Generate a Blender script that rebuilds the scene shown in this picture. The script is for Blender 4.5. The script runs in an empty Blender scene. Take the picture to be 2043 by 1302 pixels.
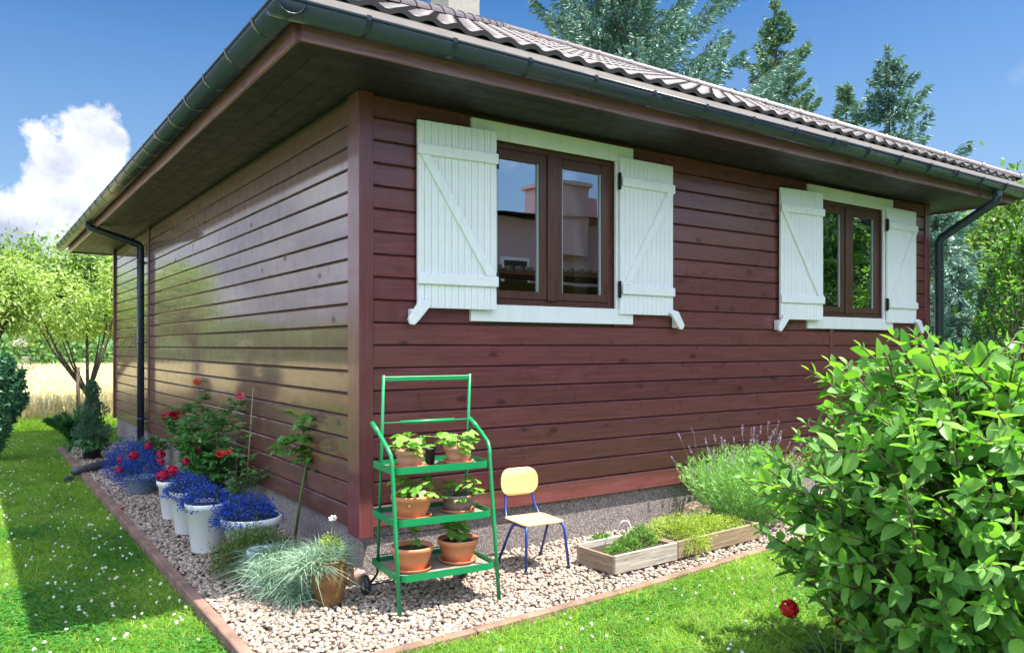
import bpy, math, random
import numpy as np
from mathutils import Vector, Matrix
random.seed(7)
RNG = np.random.default_rng(11)
R = math.radians
sc = bpy.context.scene
COL = sc.collection
# ------------------------------------------------------------------ camera, sky, sun, exposure
cd = bpy.data.cameras.new('camera'); cam = bpy.data.objects.new('camera', cd); COL.objects.link(cam)
CAM = np.array((-2.01, -4.543, 1.45)); FW = np.array((0.572, 0.820)); RT = np.array((0.820, -0.572))
cam.location = CAM
cam.rotation_euler = (R(90), 0, -math.atan2(0.572, 0.820))
cd.sensor_width = 36; cd.lens = 27.38; cd.shift_y = 0.0191; cd.clip_start = 0.05; cd.clip_end = 2000
sc.camera = cam
SUN = Vector((0.30, -0.29, 1.0)).normalized()
EL = math.asin(SUN.z); AZ = math.atan2(SUN.x, SUN.y)
ld = bpy.data.lights.new('sun', 'SUN'); ld.energy = 2.3; ld.angle = R(0.53); ld.color = (1.0, 0.95, 0.86)
lo = bpy.data.objects.new('sun', ld); COL.objects.link(lo)
lo.rotation_euler = SUN.to_track_quat('Z', 'Y').to_euler()
sc.view_settings.view_transform = 'Standard'; sc.view_settings.look = 'None'
sc.view_settings.gamma = 1; sc.view_settings.use_curve_mapping = False
sc.view_settings.exposure = 2.62
SKY = 0.15
wd = bpy.data.worlds.new('World'); sc.world = wd; wd.use_nodes = True
nt = wd.node_tree; nt.nodes.clear()
def wn(t, **k):
    n = nt.nodes.new(t)
    for a, b in k.items(): setattr(n, a, b)
    return n
def wm(op, a, b=None, c=None, clamp=False):
    n = nt.nodes.new('ShaderNodeMath'); n.operation = op; n.use_clamp = clamp
    for i, x in enumerate((a, b, c)):
        if x is None: continue
        if isinstance(x, (int, float)): n.inputs[i].default_value = x
        else: nt.links.new(x, n.inputs[i])
    return n.outputs[0]
def world():
    L = nt.links
    sky = wn('ShaderNodeTexSky'); sky.sky_type = 'NISHITA'; sky.sun_disc = False
    sky.sun_elevation = EL; sky.sun_rotation = AZ; sky.air_density = 1.0; sky.dust_density = 1.2; sky.ozone_density = 1.6
    tc = wn('ShaderNodeTexCoord'); sp = wn('ShaderNodeSeparateXYZ'); L.new(tc.outputs['Generated'], sp.inputs[0])
    x, y, z = sp.outputs
    hl = wm('SQRT', wm('ADD', wm('MULTIPLY', x, x), wm('MULTIPLY', y, y)))
    az = wm('ARCTAN2', x, y)                                  # clockwise from +Y
    el = wm('DIVIDE', z, wm('MAXIMUM', hl, 0.001))
    cb = wn('ShaderNodeCombineXYZ'); L.new(az, cb.inputs[0]); L.new(wm('MULTIPLY', el, 1.3), cb.inputs[1])
    def noise(vec, s, d, r=.55, off=0):
        n = wn('ShaderNodeTexNoise'); n.inputs['Scale'].default_value = s; n.inputs['Detail'].default_value = d
        n.inputs['Roughness'].default_value = r
        if off:
            m = wn('ShaderNodeMapping'); m.inputs['Location'].default_value = (off, off*.7, off*.3); L.new(vec, m.inputs[0]); L.new(m.outputs[0], n.inputs['Vector'])
        else: L.new(vec, n.inputs['Vector'])
        return n.outputs[0]
    V3 = tc.outputs['Generated']
    # a cumulus bank low in the sky on the left of the view, lobes with a billowy edge
    edge = wm('MULTIPLY', wm('SUBTRACT', noise(V3, 17, 6, .6), .5), .085)
    field = None
    for (ca, ce, r, sy) in CLOUDS:
        dx = wm('SUBTRACT', az, ca); dy = wm('DIVIDE', wm('SUBTRACT', el, ce), sy)
        d = wm('SUBTRACT', r, wm('SQRT', wm('ADD', wm('MULTIPLY', dx, dx), wm('MULTIPLY', dy, dy))))
        field = d if field is None else wm('SMOOTH_MAX', field, d, .02)
    bank = wm('MULTIPLY', wm('ADD', field, edge), 120, clamp=True)
    # cumulus outside the view, brightened far beyond the bank to fill the shade
    g = wm('ADD', noise(cb.outputs[0], 2.3, 8, .55, 3.3), wm('MULTIPLY', wm('SUBTRACT', noise(V3, 14, 5, .6), .5), .12))
    g = wm('MULTIPLY', wm('SUBTRACT', g, .43), 7, clamp=True)
    # clear blue behind the house (north), clouds elsewhere
    awaym = wm('MULTIPLY', wm('SUBTRACT', wm('ABSOLUTE', wm('SUBTRACT', az, .78)), 1.12), 3, clamp=True)
    g = wm('MULTIPLY', g, awaym)
    g = wm('MULTIPLY', g, wm('MULTIPLY', wm('SUBTRACT', el, .02), 20, clamp=True))
    wisp = wm('SUBTRACT', .022, wm('SQRT', wm('ADD', wm('POWER', wm('SUBTRACT', az, 1.19), 2), wm('POWER', wm('MULTIPLY', wm('SUBTRACT', el, .292), 1.4), 2))))
    wisp = wm('MULTIPLY', wm('ADD', wisp, edge), 12, clamp=True)
    mask = wm('MAXIMUM', wm('MAXIMUM', bank, g), wm('MULTIPLY', wisp, .6))
    mask = wm('MULTIPLY', mask, wm('MULTIPLY', wm('ADD', el, .0), 25, clamp=True))
    shade = wm('ADD', wm('MULTIPLY', noise(V3, 13, 6, .6, 1.7), 4.2), -1.7, clamp=True)
    shade = wm('ADD', wm('MULTIPLY', shade, .65), wm('MULTIPLY', wm('MULTIPLY', wm('SUBTRACT', el, .1), 5, clamp=True), .35))
    ccol = wn('ShaderNodeMix'); ccol.data_type = 'RGBA'
    L.new(shade, ccol.inputs[0]); ccol.inputs[6].default_value = (.60, .66, .90, 1); ccol.inputs[7].default_value = (1.45, 1.5, 1.6, 1)
    dcol = wn('ShaderNodeMix'); dcol.data_type = 'RGBA'; L.new(shade, dcol.inputs[0]); dcol.inputs[6].default_value = (3.3, 3.8, 5.2, 1); dcol.inputs[7].default_value = (5.2, 5.6, 6.6, 1)  # out-of-view clouds get the brightened fill colours
    # blue sky deepened the way the photograph has it
    hsv = wn('ShaderNodeHueSaturation'); hsv.inputs['Saturation'].default_value = 1.42; hsv.inputs['Value'].default_value = .175; hsv.inputs['Hue'].default_value = .504
    L.new(sky.outputs[0], hsv.inputs['Color'])
    pk = wn('ShaderNodeMix'); pk.data_type = 'RGBA'; L.new(g, pk.inputs[0]); L.new(ccol.outputs[2], pk.inputs[6]); L.new(dcol.outputs[2], pk.inputs[7])
    mx = wn('ShaderNodeMix'); mx.data_type = 'RGBA'
    hzm = wn('ShaderNodeMix'); hzm.data_type = 'RGBA'      # summer haze, paler towards the horizon all round
    L.new(wm('MULTIPLY', wm('SUBTRACT', .44, el), 1.7, clamp=True), hzm.inputs[0]); L.new(hsv.outputs[0], hzm.inputs[6]); hzm.inputs[7].default_value = (.47, .70, 1.06, 1)
    L.new(mask, mx.inputs[0]); L.new(hzm.outputs[2], mx.inputs[6]); L.new(pk.outputs[2], mx.inputs[7])
    bg = wn('ShaderNodeBackground'); bg.inputs['Strength'].default_value = SKY; L.new(mx.outputs[2], bg.inputs['Color'])
    out = wn('ShaderNodeOutputWorld'); L.new(bg.outputs[0], out.inputs['Surface'])
CLOUDS = [(.115, .235, .042, 1.0), (.063, .228, .030, 1.0), (.090, .19, .05, .8), (.135, .18, .05, .8), (.165, .155, .05, .8),
          (.035, .13, .06, .8), (.10, .12, .07, .8), (.18, .10, .08, .7), (-.03, .16, .06, .9), (-.09, .13, .09, .7), (.05, .07, .12, .5), (-.2, .2, .11, .8), (-.35, .17, .12, .8), (-.28, .10, .14, .7), (-.42, .10, .14, .7), (-.15, .26, .07, .9)]
world()

# ------------------------------------------------------------------ tagging and mesh helpers
def tag(o, label=None, cat=None, group=None, kind=None):
    if label: o['label'] = label
    if cat: o['category'] = cat
    if group: o['group'] = group
    if kind: o['kind'] = kind
    return o
def empty(name, loc=(0, 0, 0), rz=0):
    o = bpy.data.objects.new(name, None); COL.objects.link(o); o.location = loc; o.rotation_euler = (0, 0, rz)
    o.empty_display_size = .1
    return o
def thing(name, label, cat, loc=(0, 0, 0), rz=0, group=None):
    return tag(empty(name, loc, rz), label, cat, group)
def link(name, me, parent=None, loc=(0, 0, 0), rot=(0, 0, 0), scale=None):
    o = bpy.data.objects.new(name, me); COL.objects.link(o); o.parent = parent
    o.location = loc; o.rotation_euler = rot
    if scale is not None: o.scale = scale
    return o
def copy_tree(o, parent=None, **kw):
    c = o.copy(); COL.objects.link(c); c.parent = parent
    for ch in list(o.children): copy_tree(ch, c)
    for k, v in kw.items(): c[k] = v
    return c
class MB:
    def __init__(s): s.v = []; s.f = []; s.sm = []
    def add(s, vs, fs, smooth=False):
        b = len(s.v); s.v += [tuple(map(float, v)) for v in vs]
        for f in fs: s.f.append(tuple(b+i for i in f)); s.sm.append(smooth)
        return s
    def box(s, x0, x1, y0, y1, z0, z1):
        vs = [(x, y, z) for x in (x0, x1) for y in (y0, y1) for z in (z0, z1)]
        return s.add(vs, [(0, 1, 3, 2), (4, 6, 7, 5), (0, 4, 5, 1), (2, 3, 7, 6), (0, 2, 6, 4), (1, 5, 7, 3)])
    def prism(s, prof, a, b, axes=(1, 2, 0), smooth=False, cap=True):
        # profile in (axes0, axes1), extruded along axes2 from a to b
        n = len(prof); vs = []
        for e in (a, b):
            for p in prof:
                c = [0, 0, 0]; c[axes[0]] = p[0]; c[axes[1]] = p[1]; c[axes[2]] = e; vs.append(c)
        fs = [(i, (i+1) % n, n+(i+1) % n, n+i) for i in range(n)]
        if cap: fs += [tuple(range(n))[::-1], tuple(range(n, 2*n))]
        return s.add(vs, fs, smooth)
    def lathe(s, prof, n=24, c=(0, 0, 0), smooth=True, sx=1, sy=1):
        vs = []; fs = []
        for (r, z) in prof:
            for i in range(n):
                a = 2*math.pi*i/n; vs.append((c[0]+r*math.cos(a)*sx, c[1]+r*math.sin(a)*sy, c[2]+z))
        for j in range(len(prof)-1):
            for i in range(n):
                k = (i+1) % n; fs.append((j*n+i, j*n+k, (j+1)*n+k, (j+1)*n+i))
        s.add(vs, fs, smooth)
        return s
    def disc(s, r, c=(0, 0, 0), n=24, sx=1, sy=1):
        return s.add([(c[0]+r*math.cos(2*math.pi*i/n)*sx, c[1]+r*math.sin(2*math.pi*i/n)*sy, c[2]) for i in range(n)], [tuple(range(n))])
    def tube(s, pts, rad, n=10, cap=True, smooth=True, flat=1.0):
        P = [Vector(p) for p in pts]; m = len(P)
        if not hasattr(rad, '__len__'): rad = [rad]*m
        vs = []; up = None
        for i in range(m):
            d = (P[min(i+1, m-1)]-P[max(i-1, 0)]).normalized()
            if up is None:
                up = d.orthogonal().normalized() if abs(d.z) > .9 else (Vector((0, 0, 1))-d*d.z).normalized()
            up = (up-d*up.dot(d)).normalized(); sd = d.cross(up)
            for k in range(n):
                a = 2*math.pi*k/n; vs.append(P[i]+up*math.cos(a)*rad[i]*flat+sd*math.sin(a)*rad[i])
        fs = [(i*n+k, i*n+(k+1) % n, (i+1)*n+(k+1) % n, (i+1)*n+k) for i in range(m-1) for k in range(n)]
        if cap: fs += [tuple(range(n))[::-1], tuple(range((m-1)*n, m*n))]
        return s.add(vs, fs, smooth)
    def mesh(s, name, mat=None, bevel=0):
        me = bpy.data.meshes.new(name); me.from_pydata(s.v, [], s.f); me.update()
        me.polygons.foreach_set('use_smooth', s.sm)
        if mat: me.materials.append(mat)
        if bevel:
            import bmesh
            bm = bmesh.new(); bm.from_mesh(me); bmesh.ops.recalc_face_normals(bm, faces=bm.faces)
            es = [e for e in bm.edges if len(e.link_faces) == 2 and e.calc_face_angle(0) > .6]
            bmesh.ops.bevel(bm, geom=es, offset=bevel, segments=1, affect='EDGES', clamp_overlap=True)
            bm.to_mesh(me); bm.free()
        return me
    def build(s, name, mat, parent=None, bevel=0, **kw):
        return link(name, s.mesh(name, mat, bevel), parent, **kw)
def arc(c, r, a0, a1, n, plane):
    # points of an arc in a plane given by two unit vectors
    u, v = (Vector(p) for p in plane); c = Vector(c)
    return [c+u*r*math.cos(a0+(a1-a0)*i/n)+v*r*math.sin(a0+(a1-a0)*i/n) for i in range(n+1)]
def np_mesh(name, V, F, mat, attr=None, smooth=False):
    V = np.ascontiguousarray(V, dtype=np.float32); F = np.ascontiguousarray(F, dtype=np.int32)
    me = bpy.data.meshes.new(name); k = F.shape[1]
    me.vertices.add(len(V)); me.vertices.foreach_set('co', V.ravel())
    me.loops.add(F.size); me.loops.foreach_set('vertex_index', F.ravel())
    me.polygons.add(len(F)); me.polygons.foreach_set('loop_start', np.arange(0, F.size, k, dtype=np.int32))
    if smooth: me.polygons.foreach_set('use_smooth', np.ones(len(F), dtype=bool))
    me.update(calc_edges=True)
    if attr is not None:
        a = me.attributes.new('v', 'FLOAT', 'FACE'); a.data.foreach_set('value', np.ascontiguousarray(attr, dtype=np.float32))
    me.materials.append(mat)
    return me
def nrm(a): return a/np.maximum(np.linalg.norm(a, axis=1, keepdims=True), 1e-9)
def rdir(n, up=0.0, s=1.0):
    d = RNG.normal(size=(n, 3))*s; d[:, 2] += up; return nrm(d)
def leaf_arr(P, D, N, L, W, fold=.15, curl=.15):
    n = len(P); L = np.broadcast_to(np.asarray(L, dtype=float), (n,))[:, None]; W = np.broadcast_to(np.asarray(W, dtype=float), (n,))[:, None]
    D = nrm(D); S = nrm(np.cross(D, N)); N = np.cross(S, D)
    V = np.stack([P, P+D*L*.5-N*fold*W*.5, P+D*L-N*L*curl, P+D*L*.45+S*W*.5+N*fold*W, P+D*L*.45-S*W*.5+N*fold*W], 1).reshape(-1, 3)
    b = (np.arange(n)*5)[:, None, None]
    F = (b+np.array([[0, 1, 3], [1, 2, 3], [0, 4, 1], [4, 2, 1]])[None]).reshape(-1, 3)
    return V, F, np.repeat(RNG.random(n), 4)
def blade_arr(P, D, L, W, bend):
    # grass like blade: root P, heading D (mostly up), bending outwards
    n = len(P); L = L[:, None]; W = np.broadcast_to(np.asarray(W, dtype=float), (n,))[:, None]
    S = nrm(np.cross(D, RNG.normal(size=(n, 3)))); H = D.copy(); H[:, 2] = 0; H = nrm(H+RNG.normal(size=(n, 3))*[.3, .3, 0])
    bend = np.broadcast_to(np.asarray(bend, dtype=float), (n,))[:, None]
    M = P+D*L*.55+H*L*bend*.25; T = P+D*L*.9+H*L*bend*.9-np.array([0, 0, 1])*L*bend*.45
    V = np.stack([P-S*W*.5, P+S*W*.5, M-S*W*.42, M+S*W*.42, T], 1).reshape(-1, 3)
    b = (np.arange(n)*5)[:, None, None]
    F = (b+np.array([[0, 1, 3], [0, 3, 2], [2, 3, 4]])[None]).reshape(-1, 3)
    return V, F, np.repeat(RNG.random(n), 3)
def join(parts):
    Vs, Fs, As, o = [], [], [], 0
    for V, F, A in parts: Vs.append(V); Fs.append(F+o); As.append(A); o += len(V)
    return np.concatenate(Vs), np.concatenate(Fs), np.concatenate(As)
def foliage(name, parts, mat, parent, stuff=True, **kw):
    V, F, A = join(parts) if isinstance(parts, list) else parts
    o = link(name, np_mesh(name, V, F, mat, A), parent, **kw)
    if stuff: o['kind'] = 'stuff'
    return o

# ------------------------------------------------------------------ materials
MATS = {}
class NB:
    def __init__(s, name):
        s.m = bpy.data.materials.new(name); s.m.use_nodes = True; s.t = s.m.node_tree; s.t.nodes.clear()
        s.out = s.n('ShaderNodeOutputMaterial'); s.p = s.n('ShaderNodeBsdfPrincipled'); s.l(s.p.outputs[0], s.out.inputs[0])
        MATS[name] = s.m
    def n(s, t, **k):
        n = s.t.nodes.new(t)
        for a, b in k.items(): setattr(n, a, b)
        return n
    def l(s, a, b): s.t.links.new(a, b)
    def coord(s, kind='Object', scale=(1, 1, 1), loc=(0, 0, 0)):
        tc = s.n('ShaderNodeTexCoord'); m = s.n('ShaderNodeMapping'); m.inputs['Scale'].default_value = scale; m.inputs['Location'].default_value = loc
        s.l(tc.outputs[kind], m.inputs[0]); return m.outputs[0]
    def noise(s, vec, scale, detail=4, rough=.55, out=0, dist=0):
        n = s.n('ShaderNodeTexNoise'); n.inputs['Scale'].default_value = scale; n.inputs['Detail'].default_value = detail
        n.inputs['Roughness'].default_value = rough; n.inputs['Distortion'].default_value = dist
        if vec is not None: s.l(vec, n.inputs['Vector'])
        return n.outputs[out]
    def voro(s, vec, scale, out='Distance', rnd=1):
        n = s.n('ShaderNodeTexVoronoi'); n.inputs['Scale'].default_value = scale; n.inputs['Randomness'].default_value = rnd
        s.l(vec, n.inputs['Vector']); return n.outputs[out]
    def ramp(s, fac, stops):
        n = s.n('ShaderNodeValToRGB'); cr = n.color_ramp
        while len(cr.elements) < len(stops): cr.elements.new(.5)
        for e, (p, c) in zip(cr.elements, stops):
            e.position = p; e.color = (c, c, c, 1) if isinstance(c, (int, float)) else (*c, 1)
        s.l(fac, n.inputs[0]); return n.outputs[0]
    def mix(s, fac, a, b, blend='MIX'):
        n = s.n('ShaderNodeMix'); n.data_type = 'RGBA'; n.blend_type = blend
        for i, x in ((0, fac), (6, a), (7, b)):
            if isinstance(x, (int, float)): n.inputs[i].default_value = x if i == 0 else (x, x, x, 1)
            elif isinstance(x, tuple): n.inputs[i].default_value = (*x, 1)
            else: s.l(x, n.inputs[i])
        return n.outputs[2]
    def math(s, op, a, b=0.0, clamp=False):
        n = s.n('ShaderNodeMath'); n.operation = op; n.use_clamp = clamp
        for i, x in enumerate((a, b)):
            if isinstance(x, (int, float)): n.inputs[i].default_value = x
            else: s.l(x, n.inputs[i])
        return n.outputs[0]
    def bump(s, h, strength=.3, dist=.01):
        n = s.n('ShaderNodeBump'); n.inputs['Strength'].default_value = strength; n.inputs['Distance'].default_value = dist
        s.l(h, n.inputs['Height']); s.l(n.outputs[0], s.p.inputs['Normal']); return n
    def set(s, **k):
        for a, b in k.items():
            i = s.p.inputs[a.replace('_', ' ')]
            if isinstance(b, (int, float)): i.default_value = b
            elif isinstance(b, tuple): i.default_value = (*b, 1)
            else: s.l(b, i)
        return s
    def rnd(s): return s.n('ShaderNodeObjectInfo').outputs['Random']
    def attr(s): n = s.n('ShaderNodeAttribute'); n.attribute_name = 'v'; return n.outputs['Fac']

def m_plain(name, col, rough=.5, var=.12, metal=0, bump=0, scale=12, spec=None):
    b = NB(name); v = b.coord(); n = b.noise(v, scale, 5)
    lo_ = tuple(c*(1-var) for c in col); hi = tuple(min(1, c*(1+var)) for c in col)
    b.set(Base_Color=b.mix(n, lo_, hi), Roughness=rough, Metallic=metal)
    b.set(Roughness=b.ramp(b.noise(v, scale*2.3, 4), [(.3, max(0, rough-.07)), (.7, min(1, rough+.1))]))
    if bump: b.bump(b.noise(v, scale*6, 5), bump, .004)
    if spec is not None: b.p.inputs['Specular IOR Level'].default_value = spec
    return b.m
def m_leaf(name, c1, c2, trans=.35, rough=.42, tcol=None, face=True, spec=.4, straw=None):
    b = NB(name); f = b.attr() if face else b.rnd()
    v = b.coord(); n = b.noise(v, 3.0, 3)
    f2 = b.math('ADD', b.math('MULTIPLY', f, .7), b.math('MULTIPLY', n, .3))
    c = b.mix(f2, c1, c2)
    if straw:
        pt = b.ramp(b.noise(v, 1.1, 4), [(.45, .03), (.7, .16)])
        c = b.mix(b.math('LESS_THAN', f, pt), c, straw)
        c = b.mix(b.ramp(b.noise(b.coord(loc=(7, 3, 0)), 2.3, 4, .6), [(.4, 0), (.7, .5)]), c, tuple(x*.6 for x in c1))
    b.set(Base_Color=c, Roughness=rough); b.p.inputs['Specular IOR Level'].default_value = spec
    t = b.n('ShaderNodeBsdfTranslucent')
    tc = b.mix(1.0, c, tcol or (1.5, 1.7, .6), 'MULTIPLY'); b.l(tc, t.inputs[0])
    m = b.n('ShaderNodeMixShader'); m.inputs[0].default_value = trans
    b.l(b.p.outputs[0], m.inputs[1]); b.l(t.outputs[0], m.inputs[2]); b.l(m.outputs[0], b.out.inputs[0])
    return b.m
def m_siding(name, along, col=(.155, .042, .050), rough=.3, coat=.35, cior=1.5):
    # varnished pine cladding, grain running along the given axis
    b = NB(name); s = [26, 26, 26]; s[along] = 1.1
    rn = b.rnd(); cx = b.n('ShaderNodeCombineXYZ'); b.l(b.math('MULTIPLY', rn, 50), cx.inputs[along])
    tc = b.n('ShaderNodeTexCoord'); va = b.n('ShaderNodeVectorMath'); va.operation = 'ADD'; b.l(tc.outputs['Object'], va.inputs[0]); b.l(cx.outputs[0], va.inputs[1])
    def mp(sc_):
        m = b.n('ShaderNodeMapping'); m.inputs['Scale'].default_value = sc_; b.l(va.outputs[0], m.inputs[0]); return m.outputs[0]
    g = b.noise(mp(s), 2.2, 7, .62, dist=.6)
    s2 = [7, 7, 7]; s2[along] = 3.6
    if along == 2: s2[1] = 0
    else: s2[1-along] = 0
    kn = b.voro(b.mix(.06, mp(s2), b.noise(mp((9, 9, 9)), 1.5, 3, out=1), 'ADD'), 1.0); kc = b.n('ShaderNodeSeparateColor'); b.l(b.voro(mp(s2), 1.0, 'Color'), kc.inputs[0])
    knot = b.math('MULTIPLY', b.ramp(kn, [(.07, 1), (.20, 0)]), b.ramp(kc.outputs[0], [(.28, 0), (.38, 1)]))
    big = b.noise(mp((1.2, 1.2, 1.2)), 1.5, 4)
    gr = b.ramp(g, [(.36, 0), (.64, 1)])
    c = b.mix(gr, tuple(x*.55 for x in col), tuple(x*1.45 for x in col))
    c = b.mix(b.math('MULTIPLY', big, .5), c, tuple(x*.6 for x in col))
    c = b.mix(b.ramp(b.math('FRACT', b.math('MULTIPLY', rn, 7.3)), [(0.4, 0.0), (1, .55)]), c, tuple(x*.55 for x in col))
    c = b.mix(b.ramp(rn, [(0, 0.0), (1, .4)]), c, (col[0]*1.35, col[1]*1.6, col[2]*1.1))
    c = b.mix(b.math('MULTIPLY', knot, .8), c, tuple(x*.25 for x in col))
    s3 = [40, 40, 40]; s3[2] = 5
    drip = b.ramp(b.noise(mp(s3), 1.0, 3, .5), [(.63, 0), (.68, 1)])
    drip = b.math('MULTIPLY', drip, b.ramp(b.noise(mp((2, 2, 2)), 1.3, 2), [(.5, 0), (.6, 1 if along == 1 else 0)]))
    b.set(Base_Color=b.mix(b.math('MULTIPLY', drip, .5), c, tuple(x*.4 for x in col)))
    rr = b.ramp(b.noise(mp((3, 3, 3)), 2.5, 5), [(.3, rough-.06), (.7, rough+.13)])
    b.set(Roughness=b.math('ADD', rr, b.math('MULTIPLY', drip, .35)))
    # reflections toned down by hand: weaker varnish coat towards the foot of the wall
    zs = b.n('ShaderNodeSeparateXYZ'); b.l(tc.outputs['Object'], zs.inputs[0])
    coat_fade = b.ramp(b.math('ADD', b.math('MULTIPLY', zs.outputs[2], .33), b.math('MULTIPLY', big, .12)), [(.15, 1), (.72, 0)])
    coat_ = b.math('SUBTRACT', coat, b.math('MULTIPLY', coat_fade, coat*.72))
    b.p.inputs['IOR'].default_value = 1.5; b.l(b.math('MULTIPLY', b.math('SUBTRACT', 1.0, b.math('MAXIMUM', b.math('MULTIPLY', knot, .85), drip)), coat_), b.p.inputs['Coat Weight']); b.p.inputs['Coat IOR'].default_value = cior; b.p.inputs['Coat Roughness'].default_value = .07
    h = b.math('ADD', b.math('MULTIPLY', g, .35), b.math('ADD', b.math('MULTIPLY', knot, -.5), b.math('MULTIPLY', big, 1.2)))
    b.bump(h, .10, .004)
    return b.m
def m_wood(name, c1, c2, axis=0, rough=.6, scale=3, bump=.3):
    b = NB(name); s = [14, 14, 14]; s[axis] = 1
    v = b.coord(scale=tuple(s)); g = b.noise(v, scale, 7, .6, dist=.8)
    b.set(Base_Color=b.mix(b.ramp(g, [(.3, 0), (.7, 1)]), c1, c2), Roughness=rough); b.bump(g, bump, .004)
    return b.m

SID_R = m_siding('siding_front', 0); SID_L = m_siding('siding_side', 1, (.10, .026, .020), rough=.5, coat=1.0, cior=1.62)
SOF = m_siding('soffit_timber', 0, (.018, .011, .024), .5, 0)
FASC = m_siding('fascia_timber', 0, (.30, .12, .18), .38); FASC_L = m_siding('fascia_side_timber', 1, (.30, .12, .18), .38)
POST = m_siding('post_timber', 2, (.16, .042, .05), .33)
WHITE = NB('white_paint')
_v = WHITE.coord(scale=(30, 30, 3)); _n = WHITE.noise(_v, 1, 6, .6)
WHITE.set(Base_Color=WHITE.mix(WHITE.math('MULTIPLY', WHITE.ramp(WHITE.noise(WHITE.coord(scale=(9, 9, 2.5)), 1.5, 6, .7), [(.5, 0), (.8, 1)]), .35), WHITE.mix(_n, (.80, .79, .82), (.86, .84, .87)), (.50, .50, .47)), Roughness=.45); WHITE.bump(_n, .12, .003); WHITE = WHITE.m
FRAMEM = m_wood('window_frame_brown', (.055, .02, .014), (.12, .045, .03), 2, .35, 4, .08)
GUT = m_plain('gutter_anthracite', (.028, .036, .060), .3, .15, .0, 0, 5)
DARKM = m_plain('dark_hinge_metal', (.02, .02, .022), .45)
ROOFM = NB('roof_tile_coated_metal')
_n = ROOFM.noise(ROOFM.coord(), 5, 5)
ROOFM.set(Base_Color=ROOFM.mix(ROOFM.math('ADD', ROOFM.math('MULTIPLY', _n, .6), ROOFM.math('MULTIPLY', ROOFM.rnd(), .4)), (.060, .050, .053), (.10, .082, .086)), Roughness=.6)
ROOFM = ROOFM.m
CAPM = m_plain('hip_cap_coated_metal', (.12, .10, .10), .35, .15)
APRONM = m_plain('eaves_flashing', (.065, .056, .050), .7, .35, 0, .1, 4)
CHIM = m_plain('chimney_render', (.33, .30, .27), .9, .3, 0, .5, 20)
def m_plinth():
    b = NB('plinth_mosaic_plaster'); v = b.coord()
    c = b.voro(v, 190, 'Color'); g = b.n('ShaderNodeSeparateColor'); b.l(c, g.inputs[0])
    n = b.noise(v, 2, 4)
    b.set(Base_Color=b.mix(b.math('MULTIPLY', n, .3), b.ramp(g.outputs[0], [(0, (.03, .025, .03)), (.35, (.13, .11, .115)), (.7, (.27, .22, .21)), (1, (.5, .44, .38))]), (.15, .13, .13)), Roughness=.85)
    b.bump(b.voro(v, 190), .5, .003); return b.m
PLINTH = m_plinth()
def m_glass():
    b = NB('window_glass'); b.p.inputs['Base Color'].default_value = (0, 0, 0, 1)
    gl = b.n('ShaderNodeBsdfGlossy'); gl.inputs['Roughness'].default_value = 0.0; gl.inputs['Color'].default_value = (.9, .95, 1, 1)
    nz = b.n('ShaderNodeBump'); nz.inputs['Strength'].default_value = .05; nz.inputs['Distance'].default_value = .02
    b.l(b.noise(b.coord(), 2.2, 1), nz.inputs['Height']); b.l(nz.outputs[0], gl.inputs['Normal'])
    tr = b.n('ShaderNodeBsdfTransparent'); tr.inputs[0].default_value = (.75, .8, .78, 1)
    lw = b.n('ShaderNodeLayerWeight'); lw.inputs['Blend'].default_value = .35
    f = b.math('ADD', b.math('MULTIPLY', lw.outputs['Fresnel'], .8), .33, True)
    m = b.n('ShaderNodeMixShader'); b.l(f, m.inputs[0]); b.l(tr.outputs[0], m.inputs[1]); b.l(gl.outputs[0], m.inputs[2]); b.l(m.outputs[0], b.out.inputs[0])
    return b.m
GLASS = m_glass()
ROOMM = m_plain('room_wall', (.06, .045, .035), .8)
CURT = m_plain('curtain_cloth', (.35, .36, .36), .9)
KERBM = NB('kerb_reddish_concrete')
_v = KERBM.coord(); _n = KERBM.noise(_v, 4, 6, .65)
KERBM.set(Base_Color=KERBM.mix(KERBM.ramp(_n, [(.35, 0), (.65, 1)]), (.10, .06, .045), (.29, .165, .12)), Roughness=.9); KERBM.bump(KERBM.noise(_v, 60, 5), .5, .004); KERBM = KERBM.m
def m_stone():
    b = NB('pebble'); f = b.attr(); v = b.coord()
    c = b.ramp(f, [(0, (.14, .115, .09)), (.2, (.36, .275, .20)), (.42, (.50, .41, .30)), (.62, (.25, .20, .165)), (.8, (.58, .50, .39)), (.93, (.38, .20, .14)), (1, (.21, .20, .21))])
    n = b.noise(v, 60, 4); b.set(Base_Color=b.mix(b.math('MULTIPLY', n, .55), c, (.17, .14, .125)), Roughness=.75); b.bump(b.noise(v, 150, 4), .35, .003); return b.m
STONE = m_stone()
BEDM = m_plain('bed_grit', (.13, .11, .095), .95, .4, 0, .6, 60)
def m_lawn():
    b = NB('lawn_ground'); v = b.coord(); n = b.noise(v, 1.3, 6, .6); n2 = b.noise(v, 45, 4)
    c = b.mix(n, (.035, .10, .012), (.085, .19, .025)); b.set(Base_Color=b.mix(b.math('MULTIPLY', n2, .6), c, (.05, .07, .02)), Roughness=.95); b.bump(n2, .8, .02); return b.m
LAWNM = m_lawn()
GRASSM = m_leaf('grass_blade', (.085, .25, .018), (.31, .50, .05), .42, .5, (1.5, 1.5, .6), straw=(.50, .44, .20))
CLOVM = m_leaf('clover_leaf', (.03, .14, .015), (.07, .25, .03), .35, .5)
WFLOW = m_plain('white_petal', (.78, .78, .70), .7)
WHEATM = m_leaf('ripe_wheat', (.60, .53, .30), (.82, .75, .50), .3, .7, (1.2, 1.1, .8))
FIELDM = m_plain('wheat_field', (.60, .53, .32), .95, .25, 0, .6, 3)
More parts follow.
